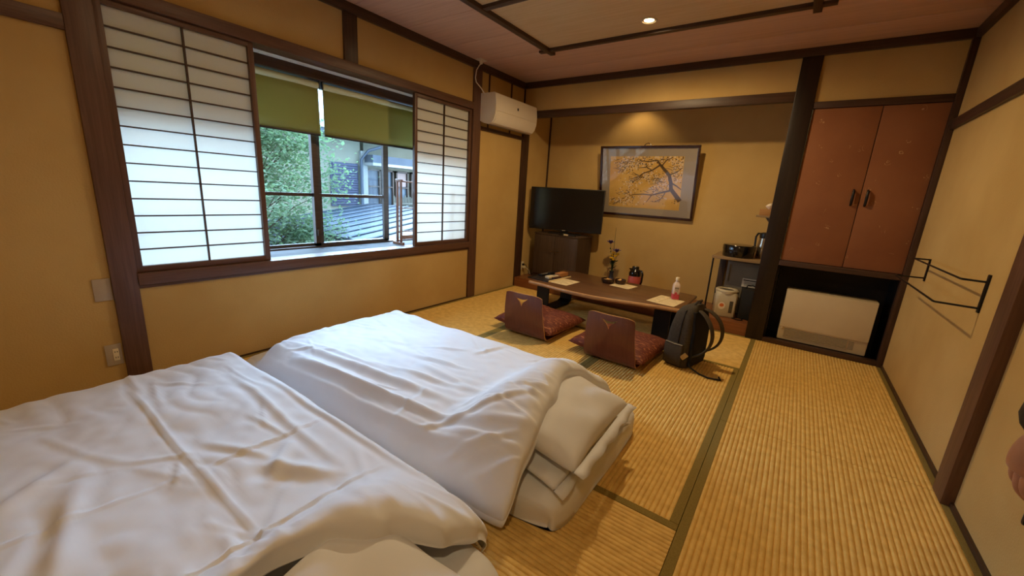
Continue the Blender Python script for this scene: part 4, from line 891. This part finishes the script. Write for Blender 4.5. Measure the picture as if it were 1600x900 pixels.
# ================================================================== FUTONS
def edge(d, R): 
    q = 1-max(0.0, min(1.0, d/R)); return math.sqrt(max(0.0, 1-q*q))
def dense(k, n):
    s = 2*k/n-1; return math.copysign(1-(1-abs(s))**1.7, s)
def seg_d(px, py, c):
    ax, ay, bx, by = c[:4]; dx, dy = bx-ax, by-ay; l2 = dx*dx+dy*dy
    tt = ((px-ax)*dx+(py-ay)*dy)/l2; tc_ = max(0, min(1, tt)); qx, qy = ax+dx*tc_, ay+dy*tc_
    sg = 1 if (px-ax)*dy-(py-ay)*dx > 0 else -1
    return math.hypot(px-qx, py-qy)*sg, tc_
def creases_at(x, y, cr):
    z = 0.0
    for c in cr:
        if abs(x-(c[0]+c[2])/2) > abs(c[0]-c[2])/2+0.12 or abs(y-(c[1]+c[3])/2) > abs(c[1]-c[3])/2+0.12: continue
        d, tt = seg_d(x, y, c); w, h = c[4], c[5]; fade = math.sin(PI*min(1, max(0, tt*0.96+0.02)))**0.6
        a = d/w
        z += h*fade*(math.exp(-a*a)-0.45*math.exp(-((a-1.6)/1.2)**2))
    return z
def heightfield(nx, ny, X, Y, top, bot, tuck=0.0, lx=1.0, ly=0.5):
    bm = bmesh.new(); T, Bt = [], []
    for j in range(ny+1):
        a, b = [], []
        for i in range(nx+1):
            s, q = dense(i, nx), dense(j, ny); y = Y(s, q); x = X(s, y)
            rim = i in (0, nx) or j in (0, ny)
            zt, zb = top(x, y, s, q), bot(x, y)
            if tuck:
                c_ = (abs(s)**7)*(abs(q)**7); x -= math.copysign(0.055*c_, s); y -= math.copysign(0.055*c_, q)
                fx, fy = max(0.0, 1-abs(1-abs(s))*lx/0.05), max(0.0, 1-abs(1-abs(q))*ly/0.05)
                x -= math.copysign(tuck*fx**2, s); y -= math.copysign(tuck*fy**2, q)
            if rim: zt = zb
            v = bm.verts.new((x, y, zt)); a.append(v); b.append(v if rim else bm.verts.new((x, y, zb)))
        T.append(a); Bt.append(b)
    for j in range(ny):
        for i in range(nx):
            bm.faces.new((T[j][i], T[j][i+1], T[j+1][i+1], T[j+1][i])); bm.faces.new((Bt[j][i], Bt[j+1][i], Bt[j+1][i+1], Bt[j][i+1]))
    return bm
def V(x, y, z=0.0): return Vector((x, y, z))
HM = 0.140
def mattress(name, label, x0, x1, y0, y1, seed):
    cx, cy = (x0+x1)/2, (y0+y1)/2
    def X(s, y): return cx+(x1-x0)/2*s+0.008*noise.noise(V(y*3, seed, s))
    def Y(s, q): return cy+(y1-y0)/2*q+0.006*noise.noise(V(s*4, seed+3, q))
    def top(x, y, s, q):
        e = edge(min(x-x0, x1-x), 0.11)*edge(min(y-y0, y1-y), 0.11)
        w = 0.010*noise.noise(V(x*5, y*5, seed))+0.006*noise.noise(V(x*11, y*15, seed+7))
        return 0.006+(HM-0.006+w)*e**0.9
    o = obj('mattress_cover', heightfield(130, 80, X, Y, top, lambda x, y: 0.003, 0.026, (x1-x0)/2, (y1-y0)/2), white_cloth, None, 'all')
    o.name = name; tag(o, label, 'mattress', 'white futon mattresses'); return o
def pillow(loc, rot, label, W=0.40, D=0.62, H=0.15, seed=0):
    t = thing('pillow', label, 'pillow', loc, group='white futon pillows'); t.rotation_euler = rot
    o = obj('pillow_case', cushion_bm(W, D, H, n=34, corner=0.16, puff=0.5, seed=seed, wr=0.012), white_cloth, t, 'all')
    bm = bmesh.new()
    n = 20; A = [bm.verts.new((W/2-0.004, -D/2+D*k/n, 0.003)) for k in range(n+1)]; Bq = [bm.verts.new((W/2+0.035+0.006*math.sin(k*1.3), (-D/2+D*k/n)*1.01, -0.008+0.010*math.sin(k*0.9+seed))) for k in range(n+1)]
    for k in range(n): bm.faces.new((A[k], A[k+1], Bq[k+1], Bq[k]))
    h = obj('case_hem', bm, white_cloth, t, 'all'); md = h.modifiers.new('thickness', 'SOLIDIFY'); md.thickness = 0.003
    return t
def duvet(name, label, x0, x1tab, y0, y1, mrect, cr, seed, bumps, nx=270, ny=200, thick=0.092, ra=0.13, rb=0.13):
    cy = (y0+y1)/2
    rnd = random.Random(seed); R = list(cr)
    for k in range(34):
        ax, ay = rnd.uniform(x0+0.15, 2.05), rnd.uniform(y0+0.1, y1-0.1); a = rnd.gauss(0.25, 0.55); L = rnd.uniform(0.12, 0.42)
        R.append((ax, ay, ax+L*math.cos(a), ay+L*math.sin(a), rnd.uniform(0.007, 0.018), rnd.uniform(0.002, 0.007)))
    for k in range(22):                                                     # gathers at the head end
        ay = rnd.uniform(y0+0.05, y1-0.05); xe = interp(x1tab, ay); L = rnd.uniform(0.12, 0.35); a = rnd.gauss(0, 0.3)
        R.append((xe-0.03, ay, xe-0.03-L*math.cos(a), ay+L*math.sin(a), rnd.uniform(0.008, 0.018), rnd.uniform(0.004, 0.011)))
    def base(x, y):
        dx = max(mrect[0]-x, 0, x-mrect[1]); dy = max(mrect[2]-y, 0, y-mrect[3]); d = math.hypot(dx, dy)
        z = (HM+0.008)*(1-sstep(-0.05, 0.17, d-0.02))+0.010
        for (bx, by, rx, ry, h) in bumps:
            q = ((x-bx)/rx)**4+((y-by)/ry)**4; z += h*math.exp(-q)
        return z
    def X(s, y):
        xe = interp(x1tab, y); c = (x0+xe)/2; return c+(xe-x0)/2*s+0.018*noise.noise(V(y*4, seed, s*2))*(abs(s)**3)
    def Y(s, q): return cy+(y1-y0)/2*q+0.022*noise.noise(V(s*3.2, seed+5, q))*(abs(q)**3)
    def top(x, y, s, q):
        xe = interp(x1tab, y); e = edge(x-x0+0.004, 0.24)*edge(xe-x+0.004, 0.12)*edge(y-y0+0.004, ra)*edge(y1-y+0.004, rb)
        lf = 0.020*noise.noise(V(x*1.6, y*1.9, seed))+0.010*noise.noise(V(x*3.6+0.6*y, y*4.4, seed+2))
        p = V(x*3.0+0.5*noise.noise(V(x*3, y*3, seed)), y*9.0+0.8*noise.noise(V(x*4, y*4, seed+9)), seed+4)
        fold = (abs(noise.noise(p))-0.25)*0.012
        fine = 0.003*noise.noise(V(x*16, y*18, seed+6))
        return base(x, y)+e*(thick*(0.88+0.12*sstep(0.4, 1.1, x))+lf+fold+fine)+creases_at(x, y, R)*min(1, e*2.2)
    o = obj(name, heightfield(nx, ny, X, Y, top, lambda x, y: base(x, y)-0.004, 0.028, 1.0, (y1-y0)/2), white_cloth, None, 'all')
    tag(o, label, 'duvet', 'white futon duvets'); return o
mattress('futon_mattress', 'white futon mattress under the far duvet, nearer the table', 0.40, 2.440, 1.035, 2.035, 1.0)
mattress('futon_mattress', 'white futon mattress under the near duvet at the bottom edge', 0.40, 2.455, -0.22, 0.845, 4.0)
pillow((2.215, 1.465, HM+0.120), (0.0, math.radians(9), math.radians(2)), 'white pillow on top, sticking out of the far duvet', seed=2.0, H=0.16)
pillow((2.185, 1.445, HM+0.036), (0.0, math.radians(4), math.radians(-1)), 'flat white pillow beneath the upper one on the far futon', seed=6.0, H=0.06, D=0.66)
pillow((2.235, 0.330, HM+0.075), (0.0, math.radians(8), math.radians(6)), 'white pillow at the head of the near futon', seed=8.0, H=0.14)
far_cr = [(0.70, 1.02, 2.05, 1.12, 0.018, 0.024), (0.55, 1.10, 1.75, 1.22, 0.024, 0.022), (0.9, 0.98, 2.1, 1.03, 0.014, 0.016), (0.45, 0.965, 1.5, 0.985, 0.018, 0.018), (1.05, 1.24, 1.80, 1.36, 0.018, 0.013), (0.60, 1.16, 1.45, 1.27, 0.016, 0.010), (1.20, 1.46, 1.62, 1.52, 0.014, 0.010), (1.35, 1.40, 1.85, 1.36, 0.020, 0.012), (1.75, 1.0, 2.15, 1.30, 0.014, 0.012), (1.95, 0.98, 2.20, 1.12, 0.012, 0.010), (0.55, 0.98, 1.3, 1.02, 0.030, 0.014)]
duvet('futon_duvet', 'rumpled white duvet on the far futon, nearer the table', 0.10, [(0.9, 2.325), (1.10, 2.30), (1.35, 2.235), (1.60, 2.170), (1.85, 2.215), (2.10, 2.285)], 0.908, 2.130, (0.46, 2.40, 1.05, 1.96), far_cr, 21, [(2.16, 1.47, 0.27, 0.40, 0.165)], ra=0.30, rb=0.22)
near_cr = [(0.55, 0.345, 2.05, 0.365, 0.0075, 0.010), (1.44, 0.36, 1.45, 0.78, 0.008, 0.007), (1.87, -0.05, 1.88, 0.75, 0.0075, 0.009), (1.42, 0.33, 1.40, -0.3, 0.008, 0.006), (0.75, 0.70, 1.75, 0.66, 0.018, 0.010), (1.55, 0.50, 1.80, 0.62, 0.026, 0.018), (1.50, 0.62, 1.66, 0.48, 0.024, 0.016), (1.1, 0.12, 1.3, -0.1, 0.03, 0.014), (1.25, 0.1, 1.75, -0.02, 0.028, 0.015), (0.9, 0.79, 2.0, 0.80, 0.012, 0.009)]
duvet('futon_duvet', 'rumpled white duvet on the near futon in the foreground', 0.10, [(-0.5, 2.05), (0.30, 2.04), (0.42, 2.09), (0.55, 2.19), (0.68, 2.290), (0.80, 2.335), (0.93, 2.34)], -0.42, 0.942, (0.46, 2.42, -0.2, 0.80), near_cr, 33, [(2.18, 0.33, 0.25, 0.38, 0.125)], ra=0.2, rb=0.17)

# ================================================================== PERSON AT THE RIGHT EDGE
skin = mat('skin', rgb(196, 146, 118), rgb(186, 134, 106), rough=0.55, scale=(30, 30, 30)); jack = mat('dark_brown_jacket', rgb(52, 46, 40), rgb(60, 53, 46), rough=0.85, scale=(80, 80, 80), bump=0.3, bscale=(200, 200, 200))
trou = mat('dark_trousers', rgb(44, 44, 50), rgb(50, 50, 56), rough=0.85); hairm = mat('dark_hair', rgb(28, 22, 18), rgb(36, 28, 23), rough=0.6); shoem = mat('grey_sock', rgb(90, 88, 86), rgb(82, 80, 78), rough=0.9)
def skinned(name, chains, m, parent, sub=2):
    """chains: lists of (key, (x,y,z), radius); a key seen before joins the chain to that vertex"""
    bm = bmesh.new(); lay = bm.verts.layers.skin.verify(); K = {}
    for ch in chains:
        prev = None
        for key, p, r in ch:
            if key in K: v = K[key]
            else:
                v = bm.verts.new(p); rr = r if isinstance(r, tuple) else (r, r); v[lay].radius = rr; K[key] = v
                v[lay].use_root = (len(K) == 1)
            if prev is not None and prev is not v: bm.edges.new((prev, v))
            prev = v
    me = bpy.data.meshes.new(name); bm.to_mesh(me); bm.free(); me.materials.append(m)
    tmp = bpy.data.objects.new(name, me); COL.objects.link(tmp)
    sk = tmp.modifiers.new('skin', 'SKIN'); sk.use_smooth_shade = True; sb = tmp.modifiers.new('sub', 'SUBSURF'); sb.levels = sb.render_levels = sub
    dg = bpy.context.evaluated_depsgraph_get(); dg.update()
    r = bpy.data.meshes.new_from_object(tmp.evaluated_get(dg)); r.name = name; bpy.data.objects.remove(tmp); bpy.data.meshes.remove(me)
    r.shade_smooth(); o = bpy.data.objects.new(name, r); COL.objects.link(o); o.parent = parent; return o
pr = thing('person', 'person in a dark jacket at the right edge, only a hand and cuff in view', 'person', (3.450, 0.715, 0.0012))
# local frame: faces +y; the left arm (at -x) hangs forward so that the hand comes into view
hx, hy, hz = -0.160, 0.160, 0.0
W0 = (-0.163, 0.238, 0.866)
body = [[('pel', (0, 0, 0.90), (0.145, 0.10)), ('waist', (0, 0, 1.06), (0.130, 0.092)), ('chest', (0, 0.0, 1.25), (0.150, 0.10)), ('neckb', (0, -0.005, 1.40), (0.07, 0.06)), ('neck', (0, 0.0, 1.47), (0.055, 0.055)), ('head1', (0, 0.015, 1.54), (0.066, 0.078)), ('head2', (0, 0.015, 1.61), (0.074, 0.092)), ('head3', (0, 0.005, 1.68), (0.060, 0.075))],
        [('chest', None, 0), ('shL', (-0.155, -0.005, 1.36), 0.055), ('elL', (-0.185, 0.02, 1.10), 0.040), ('wrL', W0, 0.026)],
        [('chest', None, 0), ('shR', (0.125, -0.005, 1.36), 0.052), ('elR', (0.140, -0.03, 1.10), 0.040), ('wrR', (0.140, 0.04, 0.875), 0.026), ('haR', (0.138, 0.06, 0.80), (0.020, 0.040)), ('fiR', (0.134, 0.07, 0.72), (0.014, 0.030))],
        [('pel', None, 0), ('hpL', (-0.085, 0, 0.84), 0.088), ('knL', (-0.09, 0.01, 0.48), 0.056), ('anL', (-0.09, -0.02, 0.09), 0.038), ('toL', (-0.095, 0.13, 0.035), 0.034)],
        [('pel', None, 0), ('hpR', (0.085, 0, 0.84), 0.088), ('knR', (0.09, 0.01, 0.48), 0.056), ('anR', (0.09, -0.02, 0.09), 0.038), ('toR', (0.095, 0.13, 0.035), 0.034)]]
bd_ = skinned('body', body, skin, pr)
# left hand: palm and five curled fingers
H0 = Vector(W0)
hand = [[('p0', tuple(H0+Vector((0.004, 0.0, 0.012))), (0.022, 0.022)), ('p1', tuple(H0+Vector((0.003, 0.002, -0.026))), (0.026, 0.034)), ('p2', tuple(H0+Vector((0.004, 0.002, -0.052))), (0.026, 0.038)), ('p3', tuple(H0+Vector((0.006, 0.002, -0.072))), (0.020, 0.036))]]
fl_ = []
for k, (off, L) in enumerate(((0.031, 0.88), (0.010, 1.0), (-0.011, 0.96), (-0.031, 0.80))):
    b = H0+Vector((0.000, off, -0.064+0.004*abs(k-1)))
    fl_.append([('b%d' % k, tuple(b), 0.0120), ('m%d' % k, tuple(b+Vector((0.002, 0.0, -0.030))*L), 0.0108), ('n%d' % k, tuple(b+Vector((0.022, 0.001, -0.050))*L), 0.0098), ('t%d' % k, tuple(b+Vector((0.044, 0.002, -0.040))*L), 0.0085)])
hb = skinned('hand', hand, skin, pr)
for ch in fl_: skinned('finger', [ch], skin, pr)
skinned('thumb', [[('a', tuple(H0+Vector((0.006, 0.022, -0.030))), 0.013), ('b', tuple(H0+Vector((0.010, 0.048, -0.058))), 0.0115), ('c', tuple(H0+Vector((0.014, 0.050, -0.088))), 0.010), ('d', tuple(H0+Vector((0.016, 0.044, -0.108))), 0.008)]], skin, pr)
jk = [[('pel', (0, 0, 0.88), (0.175, 0.125)), ('waist', (0, 0, 1.06), (0.162, 0.118)), ('chest', (0, 0, 1.25), (0.178, 0.125)), ('nb', (0, -0.01, 1.42), (0.080, 0.075))],
      [('chest', None, 0), ('sL', (-0.160, -0.005, 1.365), 0.078), ('eL', (-0.185, 0.02, 1.10), 0.060), ('wL', (-0.172, 0.226, 0.886), 0.037)],
      [('chest', None, 0), ('sR', (0.125, -0.005, 1.365), 0.074), ('eR', (0.138, -0.03, 1.10), 0.054), ('wR', (0.138, 0.036, 0.90), 0.042)]]
skinned('jacket', jk, jack, pr)
skinned('trousers', [[('p', (0, 0, 0.93), (0.160, 0.118)), ('hL', (-0.088, 0, 0.82), 0.104), ('kL', (-0.09, 0.01, 0.48), 0.074), ('aL', (-0.09, -0.015, 0.12), 0.058)], [('p', None, 0), ('hR', (0.088, 0, 0.82), 0.104), ('kR', (0.09, 0.01, 0.48), 0.074), ('aR', (0.09, -0.015, 0.12), 0.058)]], trou, pr)
skinned('hair', [[('a', (0, -0.02, 1.60), (0.076, 0.080)), ('b', (0, -0.012, 1.66), (0.078, 0.088)), ('c', (0, -0.002, 1.715), (0.058, 0.070))]], hairm, pr)
for s in (-1, 1):
    bm = bmesh.new(); lathe(bm, [(0, -0.009), (0.008, -0.005), (0.010, 0), (0.008, 0.005), (0, 0.009)], seg=10); o = obj('eye', bm, ivory, pr, True); o.location = (0.030*s, 0.098, 1.615)
    bm = bmesh.new(); lathe(bm, [(0, -0.028), (0.008, -0.018), (0.012, 0.0), (0.010, 0.02), (0, 0.028)], seg=10); o = obj('ear', bm, skin, pr, True); o.location = (0.078*s, 0.005, 1.60)
    bm = bmesh.new(); loft(bm, [(0.040, 0.085, 0.03, 0, 0, 0), (0.044, 0.090, 0.035, 0.02, 0, 0), (0.038, 0.080, 0.03, 0.06, 0, -0.01), (0.034, 0.04, 0.03, 0.09, 0, -0.05)]); o = obj('sock', bm, shoem, pr, True); o.location = (0.093*s, 0.05, 0.0)
bm = bmesh.new(); tube(bm, [(0, 0.098, 1.63), (0, 0.112, 1.595), (0, 0.118, 1.58), (0, 0.100, 1.574)], [0.008, 0.011, 0.014, 0.008], 8); obj('nose', bm, skin, pr, True)
bm = bmesh.new(); tube(bm, [(-0.024, 0.090, 1.548), (0, 0.100, 1.550), (0.024, 0.090, 1.548)], [0.004, 0.007, 0.004], 8); obj('mouth', bm, pinkm, pr, True)
o = bobj('key_fob', (-0.014, 0.014, -0.005, 0.005, -0.018, 0.018), blackm, None, bev=0.005); o.location = (3.312, 0.950, 0.735)
tag(o, 'small black object just below the hand at the right edge', 'fob')
